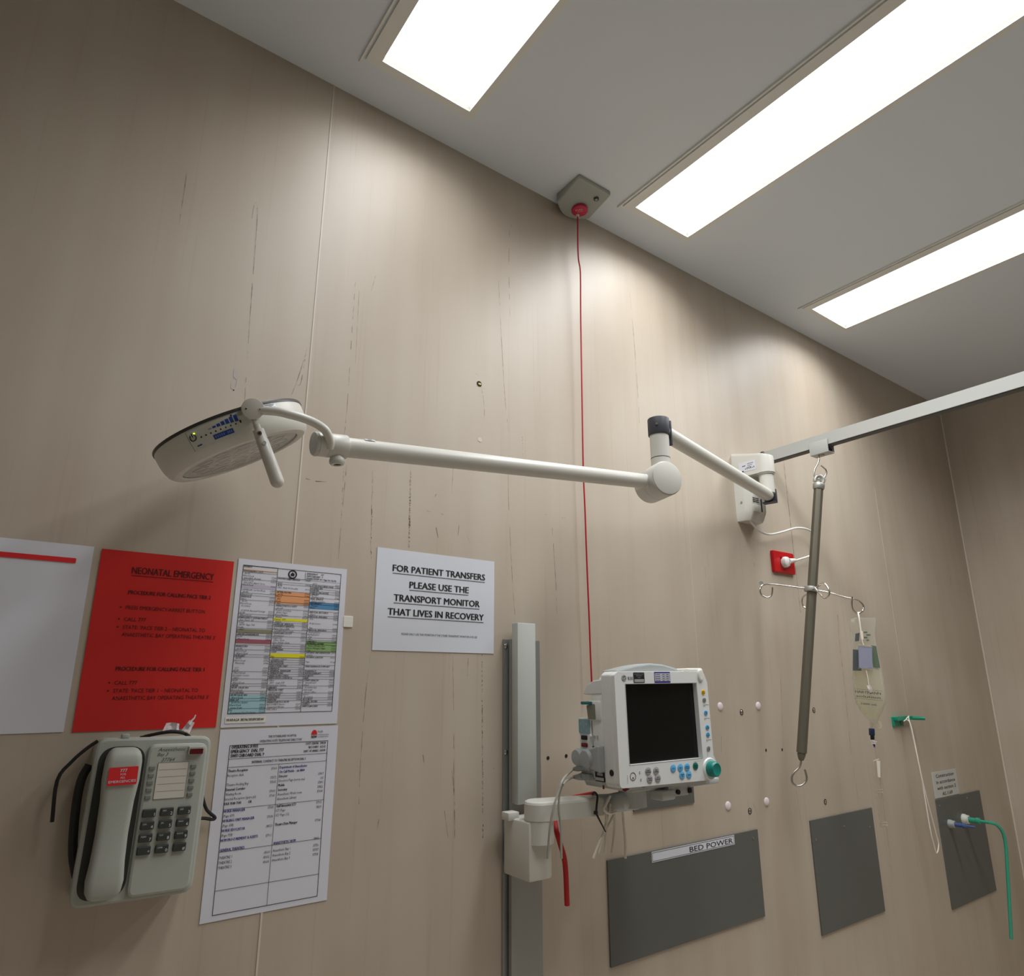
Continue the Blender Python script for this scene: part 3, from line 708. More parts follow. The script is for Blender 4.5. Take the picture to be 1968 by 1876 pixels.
q = eye - ax * .004; b.cyl(q - depth * .004 + side_ * .012, q + depth * .004 + side_ * .012, .009, 'cast metal', n=18); obj('eye_fitting', b, t)
b = MB(); b.lathe([(.0115, 0), (.0115, .006), (.0070, .020), (.0035, .022)], 'pole metal', PF @ Matrix.Translation((0, 0, PL)), 16)
hb_ = [(1539, 1457), (1539, 1467), (1535, 1476), (1526, 1485), (1521.5, 1495), (1524, 1506), (1533, 1511), (1543, 1508), (1549.5, 1500), (1550, 1492), (1546.5, 1479)]
hk_ = obj('pole_tip', b, t)
b = MB(); b.tube([P1 + ax * .016] + [pp(x, y) for x, y in hb_], .0031, 'steel', 10, sub=4); obj('end_hook', b, t)
CC = pp(1559, 1133); b = MB(); b.cyl(CC - ax * .0075, CC + ax * .0075, .0205, 'cast metal', n=24, bev=.001); obj('hook_collar', b, t)
def arm(pts, ds):
    b = MB(); b.tube([CC] + [pp(x, y, d) for (x, y), d in zip(pts, ds)], .0027, 'chrome', 10, sub=4); obj('wire_hook', b, t)
arm([(1520, 1127.5), (1490, 1124), (1473, 1123), (1464, 1126), (1460.5, 1135), (1464, 1144), (1473, 1148.5), (1481, 1146), (1484, 1138), (1484.5, 1129)], [0, 0, 0, .002, .004, .006, .008, .010, .011, .012])
arm([(1592, 1139), (1620, 1147), (1641, 1152), (1651, 1156), (1659, 1164), (1658, 1174), (1648, 1179), (1640, 1173), (1637, 1162), (1637.5, 1147)], [0, 0, 0, 0, .002, .004, .006, .008, .010, .011])
arm([(1565, 1131), (1575, 1125), (1583, 1121.5), (1590, 1128), (1594, 1139), (1590, 1148), (1583, 1149), (1575, 1141), (1566, 1130)], [.03, .06, .09, .10, .105, .10, .09, .07, .05])
arm([(1555, 1139), (1549, 1143), (1543, 1148), (1541, 1156), (1543, 1164), (1548, 1169), (1552, 1168)], [-.05, -.08, -.10, -.105, -.11, -.105, -.10])
b = MB(); q = pp(1463, 1121, -.004); b.cyl(q, q - nf * .002, .0062, 'cast metal', n=16); obj('hook_stop', b, t)

# ------------------------------------------------------------------ fluid bag on the pole's hook
d0 = .012
def bagpt(x, y, d=0): return pp(x, y, d0 + d)
BT = bagpt(1648, 1178)
t = thing('fluid_bag', 'clear fluid bag half full with printed label hanging from a wire hook', 'fluid bag', BT)
def pillow(rows, th, m, mb, seg=14):
    vs = []; fs = []; k = len(rows)
    for (xl, xr, y, q) in rows:
        for i in range(seg):
            a = 2 * PI * i / seg; u = .5 - .5 * math.cos(a); c = bagpt(xl + (xr - xl) * u, y); vs.append(c - nf * (th * q * math.sin(a)))
    for j in range(k - 1):
        for i in range(seg): fs.append([j * seg + i, j * seg + (i + 1) % seg, (j + 1) * seg + (i + 1) % seg, (j + 1) * seg + i])
    fs.append(list(range(seg))); fs.append([(k - 1) * seg + i for i in range(seg)][::-1]); mb.add(vs, fs, m)
rows = [(1646, 1681, 1187, .12), (1635, 1683, 1190, .2), (1633, 1682.5, 1204, .35), (1635, 1682, 1222, .5), (1637, 1685, 1245, .65), (1637, 1692, 1275, .85), (1638, 1698, 1305, 1), (1641, 1702, 1335, 1.1), (1645, 1702, 1352, 1.05), (1655, 1696, 1368, .9), (1666, 1689, 1380, .6), (1671, 1687, 1386, .4), (1674, 1686, 1392, .3)]
b = MB(); pillow(rows, .020, 'bag film', b); obj('bag', b, t, sharp=80)
fr = [(xl + 2.2, xr - 2.2, y, q * .86) for xl, xr, y, q in rows if 1275 <= y <= 1380]; fr[0] = (1641, 1689, 1268, .70)
b = MB(); pillow(fr, .020, 'fluid', b); obj('fluid', b, t, sharp=80)
Bx = (bagpt(1680, 1330) - bagpt(1650, 1330)).normalized()
def bframe(x, y, d): return frame(bagpt(x, y, d), ef * .995 + Vector((0, 0, -.09)), (0, 0, 1))
b = MB(); M = bframe(1641, 1331, .0255)
s_ = .0016
b.text('HARTMANN', .004, 0, .010, 'print grey', M, bold=.03, width=.074); b.rect(.001, .0105, .083, .0112, 'print grey', M); b.rect(.001, -.016, .083, -.0153, 'print grey', M)
b.text('solution', .006, -.012, .010, 'print grey', M, bold=.03, width=.070); b.text('1000 mL', .020, -.032, .008, 'print grey', M, bold=.03, width=.046); obj('bag_print', b, t); b = MB(); b.text('sodium lactate', .044, .072, .005, 'print grey', M, width=.030); obj('small_print', b, t)
b = MB()
def patch(q, m, d):
    P = [bagpt(x, y, d) for x, y in q]; b.add(P, [[3, 2, 1, 0]], m)
patch([(1639, 1248), (1650, 1249), (1656, 1289), (1639, 1289)], 'print grey', .017); patch([(1644, 1218), (1652, 1216), (1651, 1232), (1643, 1233)], 'print grey', .014)
patch([(1674, 1240), (1684, 1242), (1692, 1284), (1678, 1283)], 'print green', .017)
for k in range(7): patch([(1660 + 2.5 * (k % 4), 1214 + 5 * (k // 2)), (1664 + 3 * (k % 4), 1214 + 5 * (k // 2)), (1664 + 3 * (k % 4), 1217 + 5 * (k // 2)), (1660 + 2.5 * (k % 4), 1217 + 5 * (k // 2))], 'print green', .014)
obj('bag_label', b, t)
b = MB(); b.tube([bagpt(1649, 1177), bagpt(1651, 1188, .012), bagpt(1654, 1210, .016), bagpt(1656, 1226, .018)], .0022, 'tube clear', 8, sub=3); b.tube([bagpt(1655, 1213, .017), bagpt(1657, 1229, .0185)], .0042, 'tube clear', 10); obj('hanging_strap', b, t)
b = MB(); q = [bagpt(1688, 1387), bagpt(1691, 1399)]; b.tube(q, .0058, 'fluid', 12); b.tube([bagpt(1676, 1390), bagpt(1676, 1400)], .0055, 'clear plastic', 12); obj('port', b, t)
# drug pouch in front of the bag
PC = bagpt(1663, 1264, .024); M = frame(PC, ef * .985 + Vector((0, 0, -.12)), (.0, 0, 1))
t = thing('clear_sachet', 'small flat blue-grey sachet hung in front of the fluid bag', 'sachet', PC)
b = MB(); b.prism(rrect(-.0195, -.032, .0195, .032, .003), -.002, .002, 'pouch', M); obj('body', b, t)
for s_ in (-1, 1):
    b = MB(); b.box((0, s_ * .0335, 0), (.040, .006, .0052), 'clear plastic', M, bev=.001); obj('sealed_end', b, t)
b = MB(); b.tube([M @ Vector((-.004, .036, 0)), bagpt(1658, 1235, .022), bagpt(1656, 1225, .021)], .0012, 'tube clear', 6); obj('string', b, t); b = MB(); b.tube([M @ Vector((.002, -.036, 0)), bagpt(1667, 1298, .026), bagpt(1669, 1310, .027), bagpt(1671, 1322, .027)], .0012, 'tube clear', 6); obj('string', b, t)
b = MB()
for k in range(5): b.tube([bagpt(1667 + k, 1318, .027 + .001 * k), bagpt(1669 + 1.5 * k, 1324, .030), bagpt(1671 + k, 1331, .027)], .0016, 'tissue', 6, sub=3)
obj('knot', b, t)
# giving set below the bag
t = thing('infusion_set', 'infusion line with dark roller clamp hanging below the fluid bag', 'infusion line', bagpt(1676, 1405))
b = MB(); b.box((0, 0, 0), (.013, .020, .012), 'clamp navy', bframe(1675.5, 1407, 0), bev=.002); b.box((.001, -.016, 0), (.009, .014, .010), 'black', bframe(1675.5, 1407, 0), bev=.002); obj('roller_clamp', b, t)
b = MB()
for k in range(3): q = bagpt(1677 + .8 * k, 1422 + 3.2 * k); b.cyl(q, q - Vector((0, 0, .002)), .0062, 'white plastic', n=16)
b.tube([bagpt(1678, 1427), bagpt(1685, 1426)], .001, 'white plastic', 6); b.tube([bagpt(1679, 1429), bagpt(1681, 1436)], [.0035, .002], 'spike purple', 10); obj('spike', b, t)
b = MB(); b.tube([bagpt(1675, 1396), bagpt(1676, 1420), bagpt(1680, 1432), bagpt(1684, 1450), bagpt(1690, 1490), bagpt(1697, 1540), bagpt(1704, 1590), bagpt(1710, 1640), bagpt(1716, 1700)], .0016, 'clear plastic', 8, sub=3); obj('tube', b, t)
b = MB(); q0, q1 = bagpt(1685, 1458, .01), bagpt(1702, 1590, .01); dd = (q1 - q0).normalized()
Mt = frame(q0, dd.cross(nf) * -1, dd); 
def strip(z, w, m, zz=0): b.box((w[0], z[0], zz), (w[1], z[1], .002), m, Mt)
L2 = (q1 - q0).length
b.prism(rpoly([(-.008, 0), (.010, .006), (.013, L2 * .5), (.014, L2), (.002, L2 * 1.02), (-.003, L2 * .5)], .002), -.004, .004, 'clear plastic', Mt)
b.prism(rpoly([(-.006, .006), (.004, .004), (.006, L2 * .27), (-.001, L2 * .28)], .001), .0045, .0055, 'tube clear', Mt)
for k in (.46, .50, .93, .97): b.box((.003, L2 * k, .004), (.016, .003, .003), 'clear plastic', Mt, bev=.001)
obj('drip_chamber', b, t)

# ------------------------------------------------------------------ green wall clip with white string
GC = Vector((2.715, YW, H0 - .1335)); M = WF(GC)
t = thing('wall_clip', 'green plastic clip on the wall with a thin horizontal arm', 'clip', GC)
b = MB(); b.prism(rrect(-.040, -.018, .038, .018, .003), 0, .006, 'clip green', M, bev=.001); obj('plate', b, t)
b = MB(); b.prism(rpoly([(-.035, .004), (-.035, .018), (.085, .018), (.085, .004)], .003), .006, .020, 'clip green', M); e_ = M @ Vector((.085, .010, .012)); e2 = W(1777, 1381, .05)
b.tube([M @ Vector((.0, .011, .012)), e_, e2], .0068, 'clip green', 10); obj('arm', b, t)
b = MB(); b.cyl(M @ Vector((-.026, .006, .006)), M @ Vector((-.026, .006, .0085)), .004, 'gas green', n=14); obj('screw', b, t); b = MB(); b.cyl(M @ Vector((.018, -.006, .006)), M @ Vector((.018, -.006, .0075)), .008, 'panel grey', n=16); obj('screw', b, t)
sg = W(1744, 1381, .024)
b = MB(); b.tube([W(1741, 1383, .03), sg + Vector((0, -.006, .008)), W(1747, 1384, .036), W(1760, 1440, .05), W(1775, 1510, .06), W(1800, 1606, .06), W(1804, 1625, .06), W(1800, 1640, .06), W(1794, 1620, .06), W(1787, 1590, .06), W(1770, 1490, .055), W(1752, 1400, .045), W(1744, 1384, .032), W(1737, 1386, .028)], .0019, 'cotton', 8, sub=4)
tag(obj('string_loop', b, origin=sg), 'long white string loop hanging from the green wall clip', 'string')

# ------------------------------------------------------------------ grey service plates, sign and gas outlets
def plate(x0, x1, z0, z1, label, screws):
    c = Vector(((x0 + x1) / 2, YW, (z0 + z1) / 2)); M = WF(c); t = thing('service_plate', label, 'wall plate', c, None)
    b = MB(); b.prism(rrect(-(x1 - x0) / 2, -(z1 - z0) / 2, (x1 - x0) / 2, (z1 - z0) / 2, .002), 0, .004, 'panel grey', M, bev=.0008); obj('plate', b, t)
    for sx, sz in screws: b = MB(); q = M @ Vector((sx, sz, .004)); b.cyl(q, q + Vector((0, -.0012, 0)), .0035, 'steel', n=12); obj('screw', b, t)
    return t
plate(1.300, 1.530, H0 - .303, H0 - .225, 'small dark grey plate on the wall behind the patient monitor', [])
plate(1.205, 1.795, H0 - .62, H0 - .398, 'long dark grey plate low on the wall carrying a power sticker', [(.27, .09)])
plate(2.064, 2.444, H0 - .72, H0 - .405, 'dark grey plate on the wall below the tip of the drip pole', [(-.17, .10), (.0, .12), (.16, .10)])
plate(2.924, 3.33, H0 - .80, H0 - .426, 'dark grey plate on the wall under the small construction notice', [(-.18, .165), (.07, .17)])
M = WF(Vector((1.215, YW - .004, H0 - .424))); b = MB(); b.prism(rrect(0, 0, .470, .024, 0), .0, .0006, 'paper white', M); b.frame_rect(.002, .002, .468, .022, .001, 'ink', M, .0008); b.text('EMERGENCY AND UPS BACKED TO POWER', .462, .005, .019, 'ink', M, 'RIGHT', .01, width=.44, z=.0009)
b = MB(); b.prism(rrect(.14, 0, .470, .024, 0), .0, .0006, 'paper white', M); b.frame_rect(.142, .002, .468, .022, .001, 'ink', M, .0008); b.text('BED POWER', .462, .005, .018, 'ink', M, 'RIGHT', .01, width=.18, z=.0009)
tag(obj('power_sticker', b, origin=M.translation), 'white printed sticker on the long dark grey plate', 'sticker')
SC = Vector((2.2716, YW, H0 - .2555)); SC = W(1790, 1485); x1 = W(1836, 1481).x; z1 = SC.z; z0 = W(1798, 1535).z
M = WF(Vector((SC.x, YW, z0))); w_ = x1 - SC.x; hh_ = z1 - z0
b = MB(); b.prism(rrect(0, 0, w_, hh_, .001), 0, .002, 'sign plate', M)
for k, tx in enumerate(['Construction', 'in accordance', 'with section 2', 'AS.1169']): b.text(tx, w_ / 2, hh_ * (.77 - .235 * k), hh_ * .19, 'ink', M, 'CENTER', .012, width=w_ * (.74, .78, .78, .42)[k], z=.0024)
tag(obj('notice_plate', b, origin=M.translation), 'small pale construction notice lettered in black above a grey plate', 'sign')
def gas(x, y, label, m, r, tail):
    c = W(x, y, .004); M = WF(c); t = thing('gas_outlet', label, 'gas outlet', c)
    b = MB(); b.lathe([(r, 0), (r, .008), (r * .85, .014), (r * .85, .020), (r * .6, .022), (r * .6, .012), (0, .012)], 'aged white' if m == 'gas green' else 'monitor shade', M, 28); obj('socket', b, t)
    b = MB(); b.lathe([(r * .5, .020), (r * .5, .046), (r * .62, .048), (r * .62, .058), (r * .3, .062), (r * .3, .09)], m, M, 20); obj('connector', b, t)
    if tail: b = MB(); b.tube([M @ Vector(v) for v in tail], .006, m, 10, sub=4); obj('hose', b, t)
gas(1851, 1574, 'gas outlet with a green hose at the end of the right plate', 'gas green', .019, [(0, 0, .085), (.02, -.01, .11), (.04, -.06, .12), (.03, -.2, .11), (.02, -.4, .09)])
gas(1824, 1583, 'gas outlet with a blue connector beside the green-hosed one', 'gas blue', .015, None)

# ------------------------------------------------------------------ wall caps and screws
def cap(x, y, label):
    c = W(x, y); c.y = YW; b = MB(); b.lathe([(.0118, 0), (.0118, .001), (.0105, .0024), (.006, .0034), (0, .0038)], 'tissue', WF(c), 24); return tag(obj('cover_cap', b, origin=c), label, 'cap', 'round white covers on the wall')
c0 = cap(1384, 1358, 'round white cover cap on the wall, upper one beside the monitor')
for x, y, l in ((1457, 1357, 'round white cover cap on the wall, upper one toward the drip pole'), (1399, 1549, 'round white cover cap on the wall, lower one toward the monitor'), (1473, 1541, 'round white cover cap on the wall, lower one toward the drip pole')):
    q = W(x, y); q.y = YW; dup(c0, q, l)
c = W(1425, 1369); c.y = YW; b = MB(); b.lathe([(.0062, 0), (.0062, .0012), (.0045, .0026), (.0015, .0026), (.0015, .0012), (0, .0012)], 'steel', WF(c), 18); b.disc(0, 0, .0085, 'black hole', WF(c), .0007)
s0 = tag(obj('wall_screw', b, origin=c), 'steel screw in the wall between the two upper round covers', 'screw', 'screws left in the wall')
for x, y, l in ((1564, 1365, 'steel screw in the wall just past the drip pole'), (1441, 1559, 'steel screw in the wall between the two lower round covers'), (1586, 1541, 'steel screw in the wall above the dark plate by the pole tip')):
    q = W(x, y); q.y = YW; dup(s0, q, l)
c = W(668.5, 1195); c.y = YW; b = MB(); b.prism(rrect(-.010, -.011, .010, .011, .002), 0, .002, 'paper cream', WF(c), bev=.0008); tag(obj('adhesive_tab', b, origin=c), 'tiny white adhesive tab beside the tinted phone list', 'adhesive tab')

# ------------------------------------------------------------------ notices on the wall
def sheet_mesh(w, h, m, M, curl=0.0, rows=50):          # origin at the sheet's lower left corner; the top may lift off the wall
    b = MB(); vs = []; fs = []; k = 8
    for j in range(rows + 1):
        v = j / rows; lift = .0012 + curl * max(0, (v - .94) / .06) ** 2
        for i in range(k + 1):
            u = i / k; vs.append((w * u, h * v, lift))
    n_ = len(vs)
    for j in range(rows):
        for i in range(k): a = j * (k + 1) + i; fs.append([a, a + 1, a + k + 2, a + k + 1])
    b.add(vs, fs, m, M)
    back = [(x, y, z - .0007) for x, y, z in vs]; fb = [f[::-1] for f in fs]; b.add(back, fb, m, M)
    for (a, c_) in (((0, 0), (w, 0)), ((0, h), (w, h)), ((0, 0), (0, h)), ((w, 0), (w, h))):
        zc = .0012 + (curl if a[1] == h and c_[1] == h else 0)
        b.add([(a[0], a[1], zc - .0007), (c_[0], c_[1], zc - .0007), (c_[0], c_[1], zc), (a[0], a[1], zc)], [[0, 1, 2, 3]], m, M)
    return b
def under(b, t, x, y, size, m, M, width, bold=.015, th=.0012, gap=.004, z=.0018):
    b.text(t, x, y, size, m, M, 'CENTER', bold, width=width, z=z); b.rect(x - width / 2, y - gap - th, x + width / 2, y - gap, m, M, z)
# transfer notice
p = Vector((.5815, YW, H0 + .0706)); w_, hh_ = .2965, .2115
M = WF(p); b = sheet_mesh(w_, hh_, 'paper white', M, .0)
for tx, fx, fy, fw in (('FOR PATIENT TRANSFERS', .518, .778, .785), ('PLEASE USE THE', .513, .623, .500), ('TRANSPORT MONITOR', .504, .484, .720), ('THAT LIVES IN RECOVERY', .503, .344, .800)): under(b, tx, w_ * fx, hh_ * fy, .0200, 'ink', M, w_ * fw, .030)
b.text('PLEASE ONLY USE THIS MONITOR IF THE OTHER TRANSPORT MONITOR IS IN USE', w_ * .53, hh_ * .155, .0062, 'ink', M, 'CENTER', width=w_ * .63, z=.0018, shear=.1)
tag(obj('transfer_notice', b, origin=p), 'white laminated landscape notice about patient transfers in black capitals', 'notice')
# red emergency poster
p = Vector((.0905, YW, H0 - .0665)); p = Vector((.0925, YW, H0 - .0670)); w_, hh_ = .2085, .2885
M = WF(p); b = sheet_mesh(w_, hh_, 'paper red', M, .0)
under(b, 'NEONATAL EMERGENCY', w_ * .54, hh_ * .872, .0165, 'red ink', M, w_ * .62, .012, .0009, .003)
b.text('PROCEDURE FOR CALLING PACE TIER 2', w_ * .535, hh_ * .752, .0092, 'red ink', M, 'CENTER', .02, width=w_ * .615, z=.0018)
def bul(tx, fx, fy, fw, dot=True):
    b.text(tx, w_ * fx, hh_ * fy, .0088, 'red ink', M, width=w_ * fw, z=.0018)
    if dot: b.disc(w_ * (fx - .035), hh_ * fy + .003, .0013, 'red ink', M, .0018, 10)
bul('PRESS EMERGENCY/ARREST BUTTON', .225, .665, .585); bul('CALL 777', .225, .598, .155); bul("STATE: 'PACE TIER 2 \u2013 NEONATAL TO", .225, .553, .605); bul("ANAESTHETIC BAY OPERATING THEATRE 3'", .225, .512, .695, False)
b.text('PROCEDURE FOR CALLING PACE TIER 1', w_ * .540, hh_ * .322, .0092, 'red ink', M, 'CENTER', .02, width=w_ * .640, z=.0018)
bul('CALL 777', .225, .246, .155); bul("STATE: 'PACE TIER 1 \u2013 NEONATAL TO", .225, .203, .605); bul("ANAESTHETIC BAY OPERATING THEATRE 3'", .225, .163, .695, False)
tag(obj('emergency_poster', b, origin=p), 'red laminated neonatal emergency poster above the wall telephone', 'poster')
# white notice at the edge
p = Vector((-.1320, YW, H0 - .066)); M = WF(p); b = sheet_mesh(.2135, .2895, 'paper matt', M, .0)
b.prism(rrect(.090, .2595, .1915, .2675, .001), .0018, .0022, 'sticker red', M)
tag(obj('white_notice', b, origin=p), 'white paper notice with a red bar left of the red poster', 'notice')
# tinted phone list
p = Vector((.3085, YW, H0 - .0680)); w_, hh_ = .2095, .2965
M = WF(p); b = sheet_mesh(w_, hh_, 'paper matt', M, 0.0); Z = .0018
gx0, gx1, gy0, gy1 = w_ * .043, w_ * .945, hh_ * .075, hh_ * .962
c1, c2 = gx0 + (gx1 - gx0) * .335, gx0 + (gx1 - gx0) * .68
b.frame_rect(gx0, gy0, gx1, gy1, .0009, 'ink', M, Z)
for c_ in (c1, c2): b.rect(c_ - .0004, gy0, c_ + .0004, gy1 - (0 if c_ == c1 else .026), 'ink', M, Z)
rowsn = 62; rh = (gy1 - gy0) / rowsn
def tint(a, c_, r0, r1, m, wfrac=1.0): b.rect(a + .0005, gy1 - r1 * rh, a + (c_ - a) * wfrac - .0003, gy1 - r0 * rh, m, M, Z - .0003)
tint(gx0, c1, 1.3, 2.4, 'tint beige'); tint(gx0, c1, 8.2, 9.8, 'tint lilac'); tint(gx0, c1, 27.4, 28.8, 'tint olive'); tint(gx0, c1, 31.6, 33.4, 'tint maroon'); tint(gx0, c1, 54.5, 62, 'tint teal')
tint(c1, c2, 10.2, 15.6, 'tint orange'); tint(c1, c2, 22.0, 23.2, 'tint yellow'); tint(c1, c2, 37.2, 39.0, 'tint yellow'); tint(c2, gx1, 14.0, 17.0, 'tint blue'); tint(c2, gx1, 31.4, 36.0, 'tint green')
b.rect(c1, gy1 - 4.4 * rh, gx1, gy1 - 4.3 * rh, 'ink', M, Z); b.rect(c2 - .012, gy1 - 4.0 * rh, c2 - .0113, gy1 - .8 * rh, 'ink', M, Z)
mx = (c1 + c2) / 2 - .004; my = gy1 - 2.2 * rh
ring = [circ(mx, my, .0085, 28), circ(mx, my, .0060, 28)]
b.prism(ring[0], Z - .0003, Z, 'ink', M, holes=[ring[1]]); b.prism([(mx - .0035, my - .003), (mx + .0035, my - .003), (mx + .0035, my + .001), (mx, my + .004), (mx - .0035, my + .001)], Z - .0003, Z, 'ink', M)
for k, tx in enumerate(('EMERGENCY      777', 'SWITCHBOARD   9', 'PAGING SYSTEM  811 / Pager No / Ext No')): b.text(tx, c2 - .009, gy1 - (1.6 + 1.1 * k) * rh, .0046, 'ink', M, bold=.02, z=Z, shear=.2, width=(.034, .032, .060)[k])
col1 = ['WARDS', '', 'PSYCHIATRY / ECT', 'NUM', 'Ward Desk', 'KILLARA (Rehab)', 'Ward Desk', 'KILLARA (Aged Care)', 'Ward Desk', '', 'CAMELLIA Cardiac/Resp', 'NUM', 'Ward Desk', 'BARKALA', 'HDU', 'NUM', 'Ward Desk', 'Secretary', '', 'GUMYA Neonat/Urology', 'NUM', 'Ward Desk', 'EMERGENCY DEPARTMENT', 'Fast Track  ED', 'Triage', 'NUM  Page 704', 'Desks', 'CNC', '', 'GREVILLEA/BANKSIA', 'NUM', 'Ward Desk', '', '', 'WARATAH', 'NUM', 'Ward Desk', 'Ward Clerk', 'NURSERY', 'NUM', 'Ward Desk', 'Maternity', '', 'ICU', 'NUM', 'Ward Desk', 'Specialist Centre', 'HDU', 'NUM', 'Ward Desk', 'ADSA', 'NUM  PAGE 456', 'Ward Desk', 'COORONG', 'NUM PAGE 406', 'Ward Desk', 'PERI-OP', 'NUM Pre Admit', 'Ward Desk', 'Large Desk', 'Fax', 'Emergency Fax Discharge']
col2 = ['', '', '', '', 'SOUTH CARE SERVICE', '', 'RMO', 'ATSI', 'CNC  Bulli Wollondilly', '', 'AFTER HOURS', 'NUM', 'Ward', 'RN', 'Desk', 'Fax', 'ANAESTHETICS DEPT', 'On call', 'Theatre Secretary', 'APAC Pager', 'Ward Manager', 'Mobile', 'Duress  777', 'Admin', 'CLERICAL SERVICES', 'CLEANING SERVICES', 'Pager 136 or 838', 'COMMUNITY Team', 'CHAPLAIN / DUTY', 'Emergency', 'Diagnostic', 'Clinic Clerk', 'Clinic Rehab Clerk', 'Reception', 'DIABETES', 'DIETITIANS', 'CSSD', '', 'Fax', 'Manager Cancer', 'ADMISSIONS', 'EDUCATION', 'EXECUTIVE UNIT', 'FINANCE', 'GENERAL MANAGER', 'OPERATIONS', 'HEALTH RECORDS', 'INFECTION CONTROL', 'Office', 'JHO   page 328', 'Interpreter Service', 'LIBRARY', 'MEDICAL UNIT', 'NUM page 812', 'ONCOLOGY', 'OPERATING', 'THEATRE', 'ANAESTHETICS NUM', 'RECOVERY Nurse', 'Equipment Room', 'OHS Office', '']
col3 = ['', '', '', '', '', 'ATO', 'ATTN ENQUIRIES DESK', 'HUMAN RES', 'PORTER', 'PAIN & PALLIATIVE', 'LIBRARY', 'Reading room', 'MAIL SERVICE', 'Admin enquiries', 'MATERNITY', 'Manager', 'Ward', '', 'MEDICAL RECORDS', 'Ward', 'MEDICAL IMAGING', 'Day', '', 'Body Service', '', 'Fax', 'MEDICAL IMAGING', 'Radiographer', 'Radiographer', 'Day', 'Office', 'ORDERLY', 'NURSING ADMIN', 'Nurse Manager Eve', 'Nurse Manager Night', 'Fax', 'PATIENT INFORMATION', 'Labels', 'PATIENT LIAISON', '', 'Page', '', 'PERFORMANCE SUPPORT', '', 'PHARMACY', 'PHYSIOTHERAPY', 'QUALITY', 'RISK', 'STAFF HEALTH', 'Switchboard', 'Ward', 'Stomatherapy', 'Pathology', 'Sterile Office', 'Stores', 'Reception', 'SECURITY', 'SOCIAL WORK', 'SUPPLY', 'SWITCHBOARD', '', '']
random.seed(3)
for col, a, c_ in ((col1, gx0, c1), (col2, c1, c2), (col3, c2, gx1)):
    for k, tx in enumerate(col):
        y = gy1 - (k + .86) * rh
        if not tx: continue
        hd2 = tx.isupper() and len(tx) > 3
        b.text(tx, a + .0018 + (0 if hd2 else .002 * (k % 2)), y, .0042, 'ink', M, bold=.025 if hd2 else 0.008, z=Z, shear=.25, res=1)
        if k > 3 and k % 5 != 2: b.text('37' + str(random.randint(100, 999)), c_ - .0012, y, .0038, 'ink', M, 'RIGHT', z=Z, shear=.25, res=1)
        if hd2 or k % 3 == 0: b.rect(a, gy1 - k * rh - .0002, c_, gy1 - k * rh + .0003, 'ink', M, Z)
b.prism(rrect(w_ * .03, hh_ * .022, w_ * .36, hh_ * .058, 0), Z - .0002, Z + .0002, 'paper cream', M); b.text('WARAGA 38596/38589/38544', w_ * .04, hh_ * .034, .0062, 'ink', M, bold=.02, width=w_ * .30, z=Z + .0004, shear=.2)
tag(obj('phone_list', b, origin=p), 'phone list in three columns with tinted rows beside the red poster', 'phone list')
# theatre directory
p = Vector((.4045 - .0955, YW, H0 - .0735 - .297)); p = Vector((.3090, YW, H0 - .0715 - .297)); w_, hh_ = .2115, .297
M = WF(p); b = sheet_mesh(w_, hh_, 'paper matt', M, 0.0)
def T_(tx, fx, fy, size, m='ink', al='LEFT', bold=0.0, sh=.0, width=None): b.text(tx, w_ * fx, hh_ * fy, size, m, M, al, bold, z=Z, shear=sh, res=1, width=width, nar=.70)
T_('THE SUTHERLAND HOSPITAL', .51, .945, .0056, al='CENTER', bold=.01, width=w_ * .24); T_('OPERATING SUITE TELEPHONE DIRECTORY', .50, .920, .0056, al='CENTER', bold=.01, width=w_ * .36)
lx, ly = w_ * .785, hh_ * .957
b.add([(lx + .0055 * math.cos(a), ly - .002 + .0085 * math.sin(a), Z) for a in [PI * i / 12 for i in range(13)]], [list(range(13))], 'sticker red', M); T_('NSW', .762, .930, .0065, bold=.03); T_('Health', .815, .962, .0055); T_('South Eastern Sydney', .815, .945, .0036); T_('Local Health District', .815, .933, .0036)
g0, g1, h1, h0 = w_ * .085, w_ * .915, hh_ * .912, hh_ * .03; mxx = w_ * .497
b.frame_rect(g0, h0, g1, h1, .0009, 'ink', M, Z)
for fy in (.835, .790, .565, .345, .15): b.rect(g0, hh_ * fy, g1, hh_ * fy + .0006, 'ink', M, Z)
b.rect(mxx, h0, mxx + .0006, hh_ * .790, 'ink', M, Z)
for k, tx in enumerate(('OPERATING SUITE', 'EMERGENCY  DIAL 777', ' SWITCHBOARD DIAL 9')): T_(tx, .100, .892 - .024 * k, .0078, bold=.03)
for k, tx in enumerate(('COST CENTRE  198128', 'RECOVERY  162132', 'DEPT OF ANAES. 163018')): T_(tx, .895, .893 - .022 * k, .0054, al='RIGHT', bold=.025)
T_('INTERNAL CONTACT TO THEATRE RECEPTION DIAL 5', .50, .806, .0056, al='CENTER', bold=.02, width=w_ * .45)
